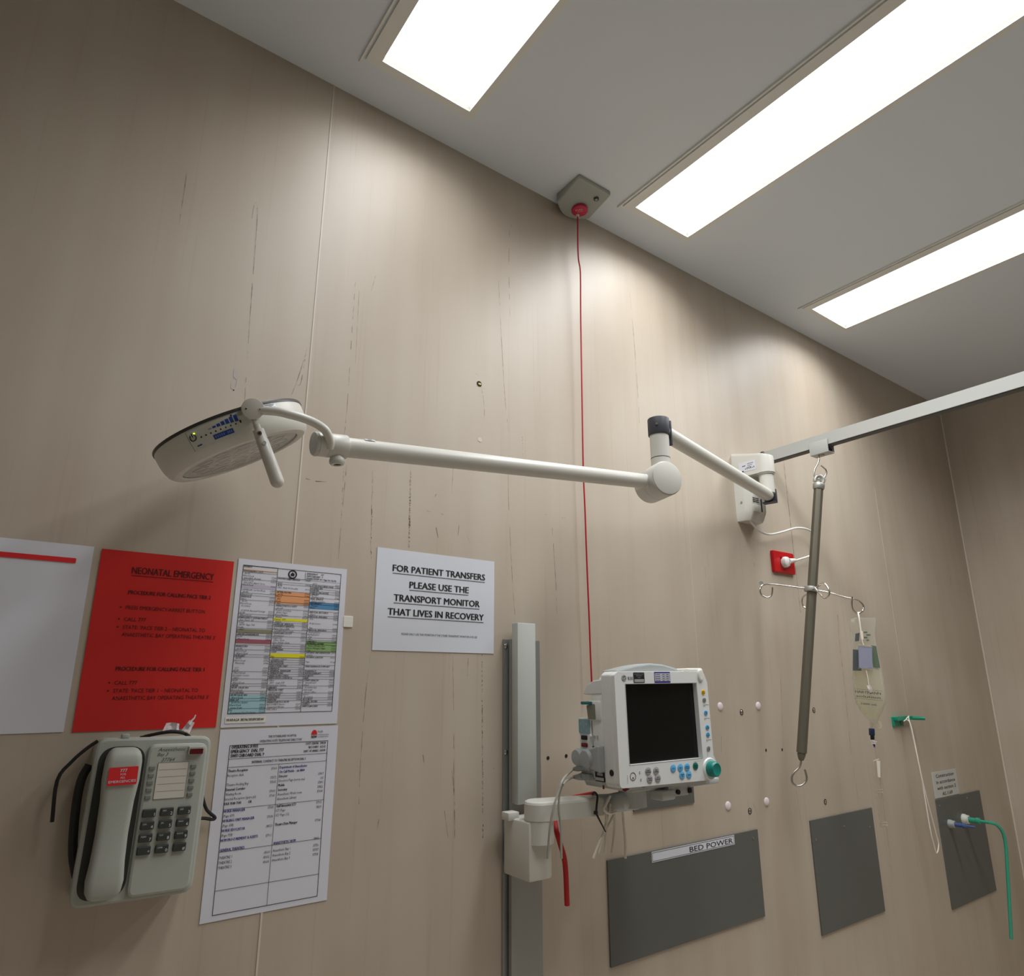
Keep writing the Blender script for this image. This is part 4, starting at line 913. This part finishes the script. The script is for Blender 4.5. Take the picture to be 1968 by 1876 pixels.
Lc = [('Theatre Reception', '37600', 1, 'ink'), ('Reception desk', '', 0, 'ink'), ('', '37572', 0, 'ink'), ('Theatre Holding Bay', '37605', 0, 'ink'), ('External Corridor', '', 1, 'ink'), ('Waiting Room', '37603', 0, 'ink'), ('Internal Reception (spare ph)', '37141', 0, 'ink'), ('FAX 9540 7141         OR', '', 1, 'ink'), None, ('NURSE MANAGER', '37605', 1, 'navy ink'), ('(Page 639)', '', 0, 'ink'), ('NURSING UNIT MANAGER', '37638', 1, 'navy ink'), ('(Page 658)', '', 0, 'ink'), ('NURSE EDUCATOR', '38323', 1, 'navy ink'), ('(Page 954)', '', 0, 'ink'), ('NUM PROCUREMENT & ASSETS', '37911', 1, 'navy ink'), ('', '', 0, 'ink'), ('GENERAL THEATRES', '', 1, 'navy ink'), None, ('THEATRE 1', '43601', 0, 'ink'), ('THEATRE 2', '43602', 0, 'ink'), ('THEATRE 3', '43603', 0, 'ink')]
Rc = [('Department of Anaesthetics', '', 1, 'navy ink'), ('On Call Mobile \u2013 int 8800', '', 1, 'navy ink'), ('Director', '37817', 1, 'ink'), ('Directors Page (not in use)', '105', 0, 'ink'), ('Mobile', '37801', 1, 'ink'), ('Secretary', '37822', 1, 'ink'), ('Anaesthetic Work room', '37634', 0, 'ink'), ('Anaesthetic Library', '', 0, 'ink'), None, ('Staff Intensivist ICU', '37915', 1, 'ink'), ('ICU Page', '38201', 0, 'ink'), ('ICU Page 112', '', 0, 'ink'), ('', '', 0, 'ink'), ('Theatre Data Manager', '37764', 1, 'ink'), ('', '', 0, 'ink'), ('', '', 0, 'ink'), ('', '', 0, 'ink'), ('ANAESTHETIC NUM', '38466', 1, 'navy ink'), None, ('Anaesthetic Bay 1', '37756', 0, 'ink'), ('Anaesthetic Bay 2', '37757', 0, 'ink'), ('Anaesthetic Bay 3', '37758', 0, 'ink')]
for colm, a, e2_ in ((Lc, .092, .485), (Rc, .508, .895)):
    y = .765
    for it in colm:
        if it is None: y -= .014; continue
        tx, nb, bo, m_ = it
        if tx: T_(tx, a, y, .0062, m_, bold=.025 if bo else 0)
        if nb: T_(nb, e2_, y - .003, .0060, al='RIGHT')
        y -= .0252
tag(obj('theatre_directory', b, origin=p), 'white telephone directory sheet right of the telephone, under the phone list', 'directory')

# ------------------------------------------------------------------ wall telephone
FX, FZ = .1245, H0 - .0765        # upper left corner of its face
t = thing('telephone', 'grey push-button wall telephone under the red poster', 'telephone', (.20, YW, H0 - .19))
M = frame((FX, YW, FZ), (1, 0, -.018), (0, 0, 1))
PW, PHt, PO = .158, .225, .060
b = MB(); b.prism(rrect(.0, -PHt, PW, .0, .014), .0, PO - .012, 'phone grey', M); b.prism(rrect(-.002, -PHt - .002, PW + .002, .002, .016), PO - .016, PO - .004, 'phone grey', M, bev=.004); body = obj('base', b, t)
b = MB(); b.prism(rrect(.068, -PHt + .004, PW - .004, -.008, [.012, .012, .014, .012]), PO - .006, PO + .004, 'phone grey', M, bev=.004); pan = obj('key_panel', b, t)
b = MB(); b.prism(rrect(.004, -PHt + .006, .066, -.010, .024, 8), PO - .0045, PO - .0035, 'phone dark key', M); obj('cradle_gap_shade', b, t)  # flat dark sheet, painted stand-in for the shade in the gap round the handset
b = MB(); secs = []
hpz = [(-.011, .0130, PO + .018), (-.0125, .0165, PO + .023), (-.016, .0200, PO + .027), (-.022, .0225, PO + .030), (-.030, .0237, PO + .031), (-.055, .0240, PO + .030), (-.085, .0215, PO + .027), (-.13, .0205, PO + .026), (-.165, .0215, PO + .028), (-.190, .0235, PO + .030), (-.205, .022, PO + .028), (-.212, .018, PO + .025), (-.215, .013, PO + .018)]
for y, hw, z in hpz:
    q = rrect(.035 - hw, PO - .002, .035 + hw, z, .009, 4); secs.append([M @ Vector((x, y, zz)) for x, zz in q])
loft(b, secs[::-1], 'phone grey'); hs = obj('handset', b, t, sharp=50)
b = MB(); Ms = M @ Matrix.Translation((.035, -.049, PO + .0312)) @ Matrix.Rotation(.02, 4, 'Z'); b.prism(rrect(-.019, -.0125, .019, .0125, .0015), 0, .0006, 'sticker red', Ms)
b.text('777', 0, .0058, .0062, 'paper matt', Ms, 'CENTER', .02, z=.0009); b.text('FOR', 0, .0012, .0040, 'paper matt', Ms, 'CENTER', z=.0009); b.text('ALL', 0, -.0032, .0040, 'paper matt', Ms, 'CENTER', z=.0009); b.text('EMERGENCIES', 0, -.0088, .0050, 'paper matt', Ms, 'CENTER', .01, width=.035, z=.0009)
obj('emergency_sticker', b, hs, label='red sticker with white lettering')
zt = PO + .004
labs = ['', 'ABC', 'DEF', 'GHI', 'JKL', 'MNO', 'PQRS', 'TUV', 'WXYZ', '', 'OPER', '']
for k in range(12):
    c_, r_ = k % 3, k // 3; x, y = .0815 + .0245 * c_, -.1065 - .0172 * r_
    b = MB(); b.prism(rrect(x - .0092, y - .0058, x + .0092, y + .0058, .0018), zt - .001, zt + .004, 'phone dark key', M, bev=.0012); ky = obj('key', b, t)
    b = MB(); b.text('123456789*0#'[k], x + .0075, y - .0040, .0062, 'paper matt', M, 'RIGHT', .01, z=zt + .0042)
    if labs[k]: b.text(labs[k], x - .0065, y + .0012, .0030, 'paper matt', M, z=zt + .0042)
    obj('key_print', b, ky)
for s_ in range(2):
    for k in range(5):
        x = (.0765 if s_ == 0 else .1355); y = -.0425 - .0104 * k
        b = MB(); b.prism(rrect(x - .0042, y - .0029, x + .0042, y + .0029, .0015), zt - .001, zt + .0024, 'phone grey key', M, bev=.001); obj('memory_key', b, t)
b = MB(); b.prism(rrect(.0845, -.0875, .1275, -.0355, .001), zt - .001, zt + .0008, 'card', M)
for k in range(1, 5): b.rect(.0865, -.0355 - .0104 * k, .1255, -.0351 - .0104 * k, 'phone grey key', M, zt + .0010)
b.frame_rect(.0840, -.088, .128, -.035, .0006, 'phone grey key', M, zt + .0010); obj('name_card', b, t)
b = MB(); b.prism(rrect(.124, -.0245, .146, -.0125, .0015), zt - .001, zt + .0060, 'phone grey', M, bev=.001); b.prism(rrect(.126, -.0240, .1455, -.0160, .001), zt + .0055, zt + .0068, 'lamp red dark', M); obj('message_light', b, t)
b = MB(); b.text('Anaesthetic', .081, -.0185, .0072, 'print grey', M, z=zt + .0004, shear=.35, width=.040); b.text('Bay 3', .081, -.0255, .0070, 'print grey', M, z=zt + .0004, shear=.35); b.text('37764', .088, -.0335, .0075, 'print grey', M, z=zt + .0004, shear=.3); obj('handwriting', b, t)
b = MB(); b.box((.035, .004, PO - .01), (.011, .008, .010), 'phone grey', M, bev=.002); obj('cradle_hook', b, t)
b = MB(); b.tube([M @ Vector(v) for v in ((.06, .000, .02), (.085, .006, .03), (.105, .008, .034), (.125, .004, .03), (.14, -.006, .02))], .0022, 'rubber', 8, sub=4)
obj('coiled_cable', b, t, label='black coiled cable'); b = MB(); b.tube([M @ Vector(v) for v in ((.065, .002, .024), (.095, .009, .036), (.115, .008, .034), (.135, -.002, .02))], .0022, 'rubber', 8, sub=4)
obj('coiled_cable', b, t, label='black coiled cable'); b = MB(); b.tube([W(x, y, o_) for x, y, o_ in ((383, 1500, .02), (389, 1530, .018), (397, 1556, .016), (413, 1571, .014), (408, 1575, .014), (394, 1573, .014), (381, 1573, .016))], .0026, 'rubber', 8, sub=4)
obj('line_cord', b, t, label='black line cord'); b = MB(); b.tube([W(x, y, o_) for x, y, o_ in ((188, 1424, .03), (165, 1440, .03), (138, 1464, .03), (110, 1500, .03), (100, 1580, .03))], .0026, 'rubber', 8, sub=4)
obj('line_cord', b, t, label='black line cord'); b = MB(); b.tube([W(x, y, .03) for x, y in ((172, 1470), (156, 1500), (145, 1560), (140, 1640), (150, 1700))], .006, 'rubber', 8, sub=4)
obj('handset_cord', b, t, label='thick black handset cord')
TP = M @ Vector((.105, .008, .036)); random.seed(5)
b = MB()
def crumple(c, w, h, rot):
    F = frame(c, (math.cos(rot), 0, math.sin(rot)), (-math.sin(rot), 0, math.cos(rot))); g = {}
    for i in range(6):
        for j in range(4): g[i, j] = F @ Vector((w * (i / 5 - .5) * (1 - .25 * (j / 3)), h * j / 3 + random.uniform(-.001, .001), random.uniform(-.003, .003)))
    for zz in (0, -.0006):
        vs = [g[i, j] + Vector((0, zz, 0)) for i in range(6) for j in range(4)]; b.add(vs, [[i * 4 + j, (i + 1) * 4 + j, (i + 1) * 4 + j + 1, i * 4 + j + 1] for i in range(5) for j in range(3)], 'tissue')
crumple(TP + Vector((-.004, .004, .000)), .026, .014, -.12); crumple(TP + Vector((.018, .004, .000)), .013, .018, -.5)
b.tube([TP + Vector((.024, .004, .015)), TP + Vector((.029, .004, .021)), TP + Vector((.0305, .004, .026))], [.0018, .0008], 'tissue', 6)
tag(obj('crumpled_tape', b, origin=TP), 'crumpled white tape lying on top of the telephone', 'tape')

# ------------------------------------------------------------------ aluminium wall channel
CXl, CXr = .9033, 1.0085; ct = H0 + .1395; zb0 = .30; zf = W(966, 1229).z
t = thing('wall_channel', 'tall aluminium wall channel carrying the monitor arm', 'wall channel', (.955, YW, zb0))
b = MB(); b.prism([(CXl, 0), (CXr, 0), (CXr, .004), (.986, .004), (.985, .018), (.916, .018), (.9145, .010), (.926, .010), (.924, .004), (CXl, .004)], zb0, zf, 'aluminium', Mz); obj('base_rail', b, t, sharp=20)
b = MB(); b.box((.9420, YW - .0295, (H0 - .245 + ct) / 2), (.0515, .023, ct - H0 + .245), 'anodised', bev=.0015); obj('cover_strip', b, t)
for y in (1242, 1446, 1590):
    c = W(972, y, .004); b = MB(); b.lathe([(.0052, 0), (.0052, .0012), (.0036, .0024), (.0012, .0024), (.0012, .0010), (0, .0010)], 'chrome', WF(c), 16); obj('screw', b, t)
# ------------------------------------------------------------------ monitor arm
AO = .105; A0 = W(1036, 1556, AO); A1 = W(1150, 1547, AO + .03)
t = thing('monitor_arm', 'white swing arm holding the patient monitor off the wall channel', 'monitor arm', (A0.x, A0.y, A0.z))
b = MB(); aX = (A1 - A0); aX.z = 0; aL_ = aX.length; aX.normalize(); MA = frame(A0, aX, Vector((0, 0, 1)).cross(aX))
st = [(.031 * math.cos(a), .031 * math.sin(a)) for a in [PI / 2 + PI * i / 12 for i in range(13)]] + [(aL_, -.022), (aL_, .022)]
b.prism(st[::-1] if False else st, -.018, .018, 'white enamel', MA, bev=.006); arm_o = obj('swing_arm', b, t)
b = MB(); b.cyl(A0 - Vector((0, 0, .018)), A0 - Vector((0, 0, .062)), .030, 'white enamel', n=36); pz = obj('pivot_post', b, t)
b = MB(); b.box((A0.x - .004, (A0.y + YW - .035) / 2, A0.z - .075), (.060, YW - .035 - A0.y + .02, .11), 'white enamel', bev=.006); b.box((A0.x - .032, YW - .048, A0.z - .016), (.028, .026, .016), 'white enamel', bev=.002); obj('carriage', b, t)
# head under the monitor
MC3 = Vector((1.1509, 1.0421, H0 - .0757)); MX = Vector((.9982, -.059, .0102)).normalized(); MZ = Vector((-.0097, .0084, .9999)); MM = frame(MC3, MX, MZ)
def m3(x, y, z): return MM @ Vector((x, y, z))
E1 = A0 + aX * aL_
b = MB(); b.tube([E1 - aX * .004, E1 + aX * .03, m3(-.06, -.162, -.075), m3(-.02, -.162, -.075)], [.021, .020, .020, .020], 'monitor grey', 16); b.cyl(m3(-.03, -.175, -.075), m3(-.03, -.140, -.075), .030, 'monitor grey', n=28); obj('knuckle', b, t)
b = MB(); b.box((.005, -.136, -.075), (.150, .006, .090), 'monitor grey', MM, bev=.002); b.box((.050, -.146, -.030), (.060, .018, .030), 'monitor grey', MM, bev=.002); b.box((.016, -.150, -.030), (.040, .020, .040), 'monitor grey', MM, bev=.004); b.box((.10, -.134, -.03), (.16, .012, .03), 'monitor grey', MM, bev=.002)
adp = obj('mounting_plate', b, t)
b = MB(); b.cyl(m3(.045, -.146, -.014), m3(.045, -.146, -.010), .005, 'black', n=16); b.box((.082, -.146, -.015), (.010, .010, .006), 'black', MM); obj('latch_screw', b, adp)
# things tied to the arm
q = W(1147, 1548, AO + .03); b = MB()
lp = [(W(1143, 1523, .145)), W(1148, 1530, .165), W(1147, 1545, .168), W(1145, 1562, .165), W(1140, 1564, .12), W(1135, 1556, .10), W(1136, 1536, .10), W(1139, 1526, .12)]
b.tube(lp, .0022, 'rubber', 8, sub=4, closed=True); b.tube([W(1145, 1562, .166), W(1154, 1580, .17), W(1164, 1599, .17)], [.0022, .0012], 'rubber', 8); b.box((0, 0, 0), (.007, .007, .006), 'rubber', WF(W(1145, 1562, .168)), bev=.001)
tag(obj('cable_tie', b, origin=q), 'black cable tie looped round the monitor arm', 'cable tie')
b = MB(); b.tube([W(1142, 1526, .115), W(1120, 1530, .090), W(1095, 1536, .060), W(1078, 1547, .052), W(1069, 1560, .050), W(1066, 1572, .052), W(1069, 1595, .08), W(1076, 1620, .085), W(1086, 1660, .085), W(1090, 1740, .08)], .0056, 'hose red', 12, sub=5)
tag(obj('hose', b, origin=W(1120, 1530, .10)), 'red hose running behind and below the monitor arm', 'hose')
b = MB()
for pts_ in (((1173, 1545), (1168, 1570), (1160, 1600), (1150, 1640)), ((1180, 1555), (1181, 1590), (1176, 1640)), ((1196, 1556), (1198, 1580), (1201, 1612), (1202, 1650)), ((1164, 1548), (1165, 1580), (1163, 1640)), ((1185, 1556), (1170, 1585), (1155, 1612), (1140, 1650))):
    b.tube([W(x, y, .16) for x, y in pts_], .0026, 'tube clear', 8, sub=4)
b.tube([W(x, y, .17) for x, y in ((1173, 1530), (1165, 1545), (1160, 1556), (1172, 1564), (1185, 1560))], .0026, 'tube clear', 8, sub=4)
tag(obj('clear_tubing', b, origin=W(1180, 1555, .16)), 'bundle of clear tubes hanging under the patient monitor', 'tubing')

# ------------------------------------------------------------------ patient monitor
t = thing('patient_monitor', 'white patient monitor with dark screen and teal dial', 'monitor', m3(0, -.13, -.05))
FW = .008
out_ = rpoly([(-.1355, -.1215), (.118, -.1265), (.145, -.121), (.152, -.108), (.150, -.090), (.1425, -.076), (.1425, .080), (.134, .101), (.120, .1045), (-.126, .1045), (-.1355, .098)], [.010, .010, .012, .010, .010, .006, .010, .010, .006, .006, .006], 4)
scr = [(-.1065, -.0795), (.1065, -.0795), (.1065, .0795), (-.1065, .0795)]
b = MB(); b.prism(out_, -.006, FW, 'monitor white', MM, holes=[scr]); o2_ = inset(out_, -.0012)
b.prism(o2_, -.034, -.0045, 'monitor white', MM); bez = obj('front_bezel', b, t)
b = MB(); b.rect(-.108, -.081, .108, .081, 'screen', MM, -.0030); obj('screen', b, t)
b = MB(); b.frame_rect(-.1075, -.0805, .1075, .0805, .0012, 'monitor shade', MM, FW + .0004); obj('screen_edge', b, bez)
b = MB(); b.prism(rpoly([(-.085, -.118), (.120, -.120), (.130, .09), (.115, .100), (-.075, .100), (-.085, .090)], .008), -.105, -.033, 'monitor grey', MM); b.prism(rpoly([(-.115, -.130), (.125, -.133), (.135, -.118), (-.125, -.112)], .004), -.125, -.006, 'monitor grey', MM); hous = obj('rear_housing', b, t)
b = MB(); b.box((-.1362, -.004, -.0205), (.0008, .0006, .026), 'monitor shade', MM); b.box((-.1362, .060, -.0205), (.0008, .0006, .026), 'monitor shade', MM); b.box((-.1362, -.075, -.0205), (.0008, .0006, .026), 'monitor shade', MM); obj('side_seams', b, bez)
# carrying handle and alarm lamp
b = MB(); b.prism(rpoly([(-.111, .098), (-.110, .108), (-.090, .1125), (-.050, .1195), (-.010, .1235), (.030, .1210), (.065, .1140), (.084, .1085), (.086, .098)], [0, .002, .03, .03, .03, .03, .03, .002, 0], 5), -.058, -.014, 'monitor shade', MM, bev=.004); obj('carrying_handle', b, t)
b = MB(); b.prism(rrect(.084, .098, .134, .1125, .0055), -.030, FW - .001, 'lamp frost', MM, bev=.004)
b.prism([(.1210 + .0088 * math.cos(2 * PI * i / 24), .0965 + .0135 * math.sin(2 * PI * i / 24)) for i in range(24)], -.004, FW + .0045, 'lamp frost', MM, bev=.003); obj('alarm_lamp', b, t)
# keys
def key(x, y, r, m, lab, ink='ink'):
    b = MB(); c = m3(x, y, FW - .0002); N_ = (MM.to_3x3() @ Vector((0, 0, 1))); b.cyl(c, c + N_ * .0016, r, m, n=28, bev=.0005)
    for k, w in enumerate(lab): b.text(w, x, y + .0009 - .0034 * k + (.0 if len(lab) > 1 else -.002), .0034, ink, MM, 'CENTER', .03, z=FW + .0018, res=1)
    obj('key', b, t)
sh_ = -.0068
for x, y, m, lb in ((.1331, .0592, 'key yellow', ('Silence', 'Alarms')), (.1341, .0422, 'key grey', ('Alarms', 'Setup')), (.1358, .0145, 'key blue', ('Start', 'All')), (.1367, -.0167, 'key blue', ('Auto', 'On/Off')), (.1364, -.0321, 'key blue', ('Start', 'Cancel')), (.1348, -.0612, 'key grey', ('Zero', 'All'))):
    key(x + sh_, y, .0056, m, lb)
for x, y, m, lb in ((-.0507, -.0947, 'key grey', ('Admit/', 'Discharge')), (-.0283, -.0956, 'key grey', ('Data', '& Pages')), (-.0477, -.1101, 'key grey', ('Monitor', 'Setup')), (-.0249, -.1103, 'key grey', ('Print/', 'Record')), (.0216, -.0944, 'key blue', ('ECG',)), (.0427, -.0946, 'key blue', ('SpO2',)), (.0633, -.095, 'key blue', ('Invasive', 'Pressure')), (.0463, -.11, 'key blue', ('Airway', 'Gas')), (.0667, -.1104, 'key blue', ('Others',))):
    key(x + sh_, y, .0080, m, lb)
key(.089 + sh_, -.0948, .0078, 'key green', ('Normal', 'Screen'), 'ink')
b = MB(); b.cyl(m3(.1275, -.1035, FW - .002), m3(.1275, -.1035, FW + .003), .0245, 'monitor white', .021, n=40); dl = obj('dial_seat', b, t)
b = MB(); b.lathe([(.0165, .003), (.0165, .014), (.0150, .0185), (.0125, .0205), (.010, .0195), (0, .0195)], 'knob teal', MM @ Matrix.Translation((.1275, -.1035, FW)), 36); obj('dial', b, t, label='teal rotary dial')
b = MB(); x, y = -.0929 + sh_, -.1018; b.prism(circ(x, y, .0078, 28), FW, FW + .0006, 'ink', MM, holes=[circ(x, y, .0070, 28)]); b.prism(circ(x, y - .003, .0018, 14), FW, FW + .0006, 'ink', MM, holes=[circ(x, y - .003, .0012, 14)]); b.rect(x - .0002, y - .003, x + .0002, y - .0005, 'ink', MM, FW + .0006)
b.text('B30  PATIENT MONITOR', 0, 0, .0028, 'ink', MM @ Matrix.Translation((-.105 + sh_ - .004, -.0985, FW)) @ Matrix.Rotation(-PI / 2, 4, 'Z'), z=.0005, res=1, width=.016)
for dx, dy in ((.019, .006), (.021, -.008)): b.tube([MM @ Vector((x + dx + .0018 * math.cos(a), y + dy + .0018 * math.sin(a), FW + .0004)) for a in [.6 + 5 * i / 10 for i in range(11)]], .0003, 'ink', 4)
for y_, lb in ((.029, 'NIBP'), (.0, 'IBP'), (-.046, 'Zero')): b.rect(.1225, y_ + .0022, .1405, y_ + .0028, 'ink', MM, FW + .0005); b.text(lb, .1228, y_ - .0012, .0030, 'ink', MM, z=FW + .0005, res=1)
b.text('CO2  SpO2  ECG', 0, 0, .0024, 'ink', MM @ Matrix.Translation((.1225, -.060, FW)) @ Matrix.Rotation(-PI / 2, 4, 'Z'), z=.0005, res=1)
b.rect(.080, -.0855, .102, -.0852, 'print grey', MM, FW + .0005)
obj('panel_print', b, bez)
b = MB(); x, y = -.1025 + sh_, .0915; b.disc(x, y, .0068, 'print grey', MM, FW + .0004); b.tube([MM @ Vector((x + .0057 * math.cos(a), y + .0057 * math.sin(a), FW + .0006)) for a in [2 * PI * i / 24 for i in range(24)]], .0003, 'monitor white', 4, closed=True)
b.text('GE', x, y - .0027, .0078, 'monitor white', MM, 'CENTER', shear=.35, z=FW + .0008); b.text('B30', -.092 + sh_, .0878, .0098, 'ink', MM, bold=.0, z=FW + .0005); obj('maker_badge', b, bez)
b = MB(); x0, x1, y0, y1 = -.076 + sh_, -.0445 + sh_, .0818, .1032
b.prism(rrect(x0, y0, x1, y1, .002), FW, FW + .0005, 'ink', MM); b.prism(rrect(x0 + .002, y0 + .0015, x1 - .002, y0 + .0075, .001), FW, FW + .0008, 'key grey', MM)
for k, tx in enumerate(('BIOMEDICAL ASSET', 'SERVICE DUE', 'DATE')): b.text(tx, (x0 + x1) / 2, y1 - .0045 - .0035 * k, .003, 'key grey', MM, 'CENTER', z=FW + .0008, res=1)
obj('service_sticker', b, bez, label='black and grey sticker')
b = MB(); x0, x1, y0, y1 = -.0153 + sh_, .0321 + sh_, .0808, .1045; b.prism(rrect(x0, y0, x1, y1, .0012), FW, FW + .0005, 'label purple', MM); b.prism(rrect(x0 + .0015, y0 + .0035, x1 - .0015, y1 - .0035, 0), FW, FW + .0008, 'paper matt', MM)
for k in range(4): b.rect(x0 + .0015, y0 + .0035 + .0042 * k, x1 - .0015, y0 + .0039 + .0042 * k, 'label purple', MM, FW + .001)
for k in (.45, .70): b.rect(x0 + (x1 - x0) * k, y0 + .0035, x0 + (x1 - x0) * k + .0004, y1 - .0035, 'label purple', MM, FW + .001)
for k in range(4):
    for j, xx in enumerate((.05, .49, .74)): b.rect(x0 + (x1 - x0) * xx, y0 + .0048 + .0042 * k, x0 + (x1 - x0) * (xx + (.32, .16, .18)[j]), y0 + .0062 + .0042 * k, 'print grey', MM, FW + .001)
obj('record_label', b, bez, label='purple bordered label')
# left side: cable hook, modules, connectors, plugs
MS = MM @ Matrix(((0, 0, -1, -.1355), (0, 1, 0, 0), (1, 0, 0, 0), (0, 0, 0, 1)))     # x = depth towards the viewer, y = up, z = out of the left side
b = MB(); b.prism(rpoly([(-.034, .090), (-.062, .088), (-.083, .080), (-.094, .069), (-.099, .060), (-.085, .0585), (-.034, .0605)], [.003, .008, .008, .006, .003, .004, .003], 4), -.07, .001, 'monitor white', MS, bev=.002); obj('cable_hook', b, t)
b = MB(); b.box((-.053, -.022, -.02), (.038, .170, .040), 'monitor white', MS, bev=.003); b.box((-.060, .026, -.015), (.040, .040, .036), 'monitor white', MS, bev=.003); modu = obj('module_frame', b, t)
b = MB(); b.prism(rpoly([(-.084, .037), (-.056, .040), (-.055, .008), (-.080, .008)], .003), .0032, .0040, 'recess olive', MS); obj('recess', b, modu)
b = MB(); b.box((-.083, .0415, -.004), (.036, .0065, .022), 'tab teal', MS, bev=.002); obj('release_tab', b, modu, label='teal release tab')
b = MB(); b.box((-.098, -.050, -.016), (.042, .120, .030), 'monitor white', MS, bev=.003); em = obj('side_module', b, t)
b = MB(); b.prism(rrect(-.1185, -.0220, -.081, .0075, .003), -.001, .0002, 'keypad blue', MS)
for dx, dy in ((-.110, -.002), (-.091, -.003), (-.110, -.0165), (-.091, -.0165), (-.1005, -.009), (-.102, .004)): b.rect(dx - .003, dy - .002, dx + .003, dy + .002, 'monitor shade', MS, .0005)
obj('keypad', b, em, label='blue-grey keypad')
b = MB(); b.box((-.101, -.0305, -.001), (.020, .009, .006), 'black', MS, bev=.002); obj('connector', b, em, label='black socket')
b = MB(); b.box((-.101, -.0455, -.001), (.020, .0085, .006), 'connector maroon', MS, bev=.002); obj('connector', b, em, label='dark red socket')
b = MB(); b.cyl(MS @ Vector((-.077, -.0265, 0)), MS @ Vector((-.077, -.0265, .006)), .004, 'white plastic', n=16); b.box((-.065, -.0275, .0005), (.005, .006, .001), 'monitor shade', MS); b.box((-.055, -.0275, .0005), (.004, .006, .001), 'monitor shade', MS); obj('gas_port', b, modu)
b = MB(); b.box((-.070, -.0475, .0005), (.005, .0035, .002), 'connector maroon', MS); b.box((-.042, -.0475, .0005), (.005, .0030, .002), 'connector maroon', MS); obj('port_marks', b, modu)
b = MB()
b.lathe([(.017, -.004), (.0185, .004), (.0185, .014), (.015, .020), (0, .021)], 'monitor shade', MS @ Matrix.Translation((-.108, -.070, 0)), 24); b.box((-.098, -.066, .004), (.030, .026, .020), 'monitor shade', MS, bev=.006); obj('cable_plug', b, t)
b = MB(); b.lathe([(.018, -.004), (.0195, .006), (.0195, .018), (.016, .024), (0, .025)], 'monitor shade', MS @ Matrix.Translation((-.073, -.070, 0)), 24); b.prism(rpoly([(-.075, -.052), (-.036, -.042), (-.034, -.096), (-.075, -.088)], .004), -.002, .018, 'monitor shade', MS, bev=.004); obj('cable_plug', b, t)
b = MB(); b.box((-.052, -.1035, .0005), (.030, .022, .003), 'black', MS, bev=.001); b.box((-.052, -.109, .0022), (.026, .006, .002), 'monitor grey', MS); b.box((-.050, -.100, .0022), (.018, .005, .001), 'monitor shade', MS); obj('data_socket', b, t)
b = MB(); b.cyl(m3(-.1362, -.094, -.0135), m3(-.1378, -.094, -.0135), .0062, 'black', n=20); obj('side_port', b, t)
for k, (v, v2, px) in enumerate(((-.0885, -.0965, (1084, 1482)), (-.1085, -.1125, (1086, 1500)))):
    b = MB(); a = MS @ Vector((-.080, v, .004)); e_ = MS @ Vector((-.135, v2, .006)); dd = (e_ - a)
    b.box((-.094, v, .003), (.036, .014, .014), 'monitor shade', MS, bev=.003); b.tube([MS @ Vector((-.105, v, .003)), a + dd * .75, e_], [.0085, .006, .0038], 'monitor shade', 12); lead = obj('lead_plug', b, t)
    b = MB()
    pth = [e_] + [W(x, y, o_) for x, y, o_ in (((1083, 1497, .16), (1074, 1520, .165), (1064, 1552, .165), (1057, 1590, .16), (1052, 1650, .15)), ((1086, 1503, .16), (1076, 1523, .15), (1074, 1555, .15), (1078, 1592, .15), (1079, 1650, .15)))[k]]
    b.tube(pth, .0024, 'cable grey', 8, sub=4); obj('lead', b, lead)
b = MB(); b.box((-.0555, -.1260, -.010), (.005, .0075, .001), 'connector maroon', MS); pt = [m3(-.122, -.1268, -.058 + .03), m3(-.112, -.1225, -.03), m3(-.098, -.1265, -.03), m3(-.112, -.1305, -.03)]; b.add([p_ + (MM.to_3x3() @ Vector((0, 0, .0255))) for p_ in pt[1:]] + [pt[0] + (MM.to_3x3() @ Vector((0, 0, .0255)))], [[3, 2, 1, 0][::-1]], 'connector maroon'); obj('warning_mark', b, hous, label='dark red mark')
for x, z in ((-.060, -.006), (.105, -.006)): b = MB(); b.cyl(m3(x, -.1245, z), m3(x, -.1245, z + .0012), .004, 'monitor shade', n=16); obj('foot', b, t)
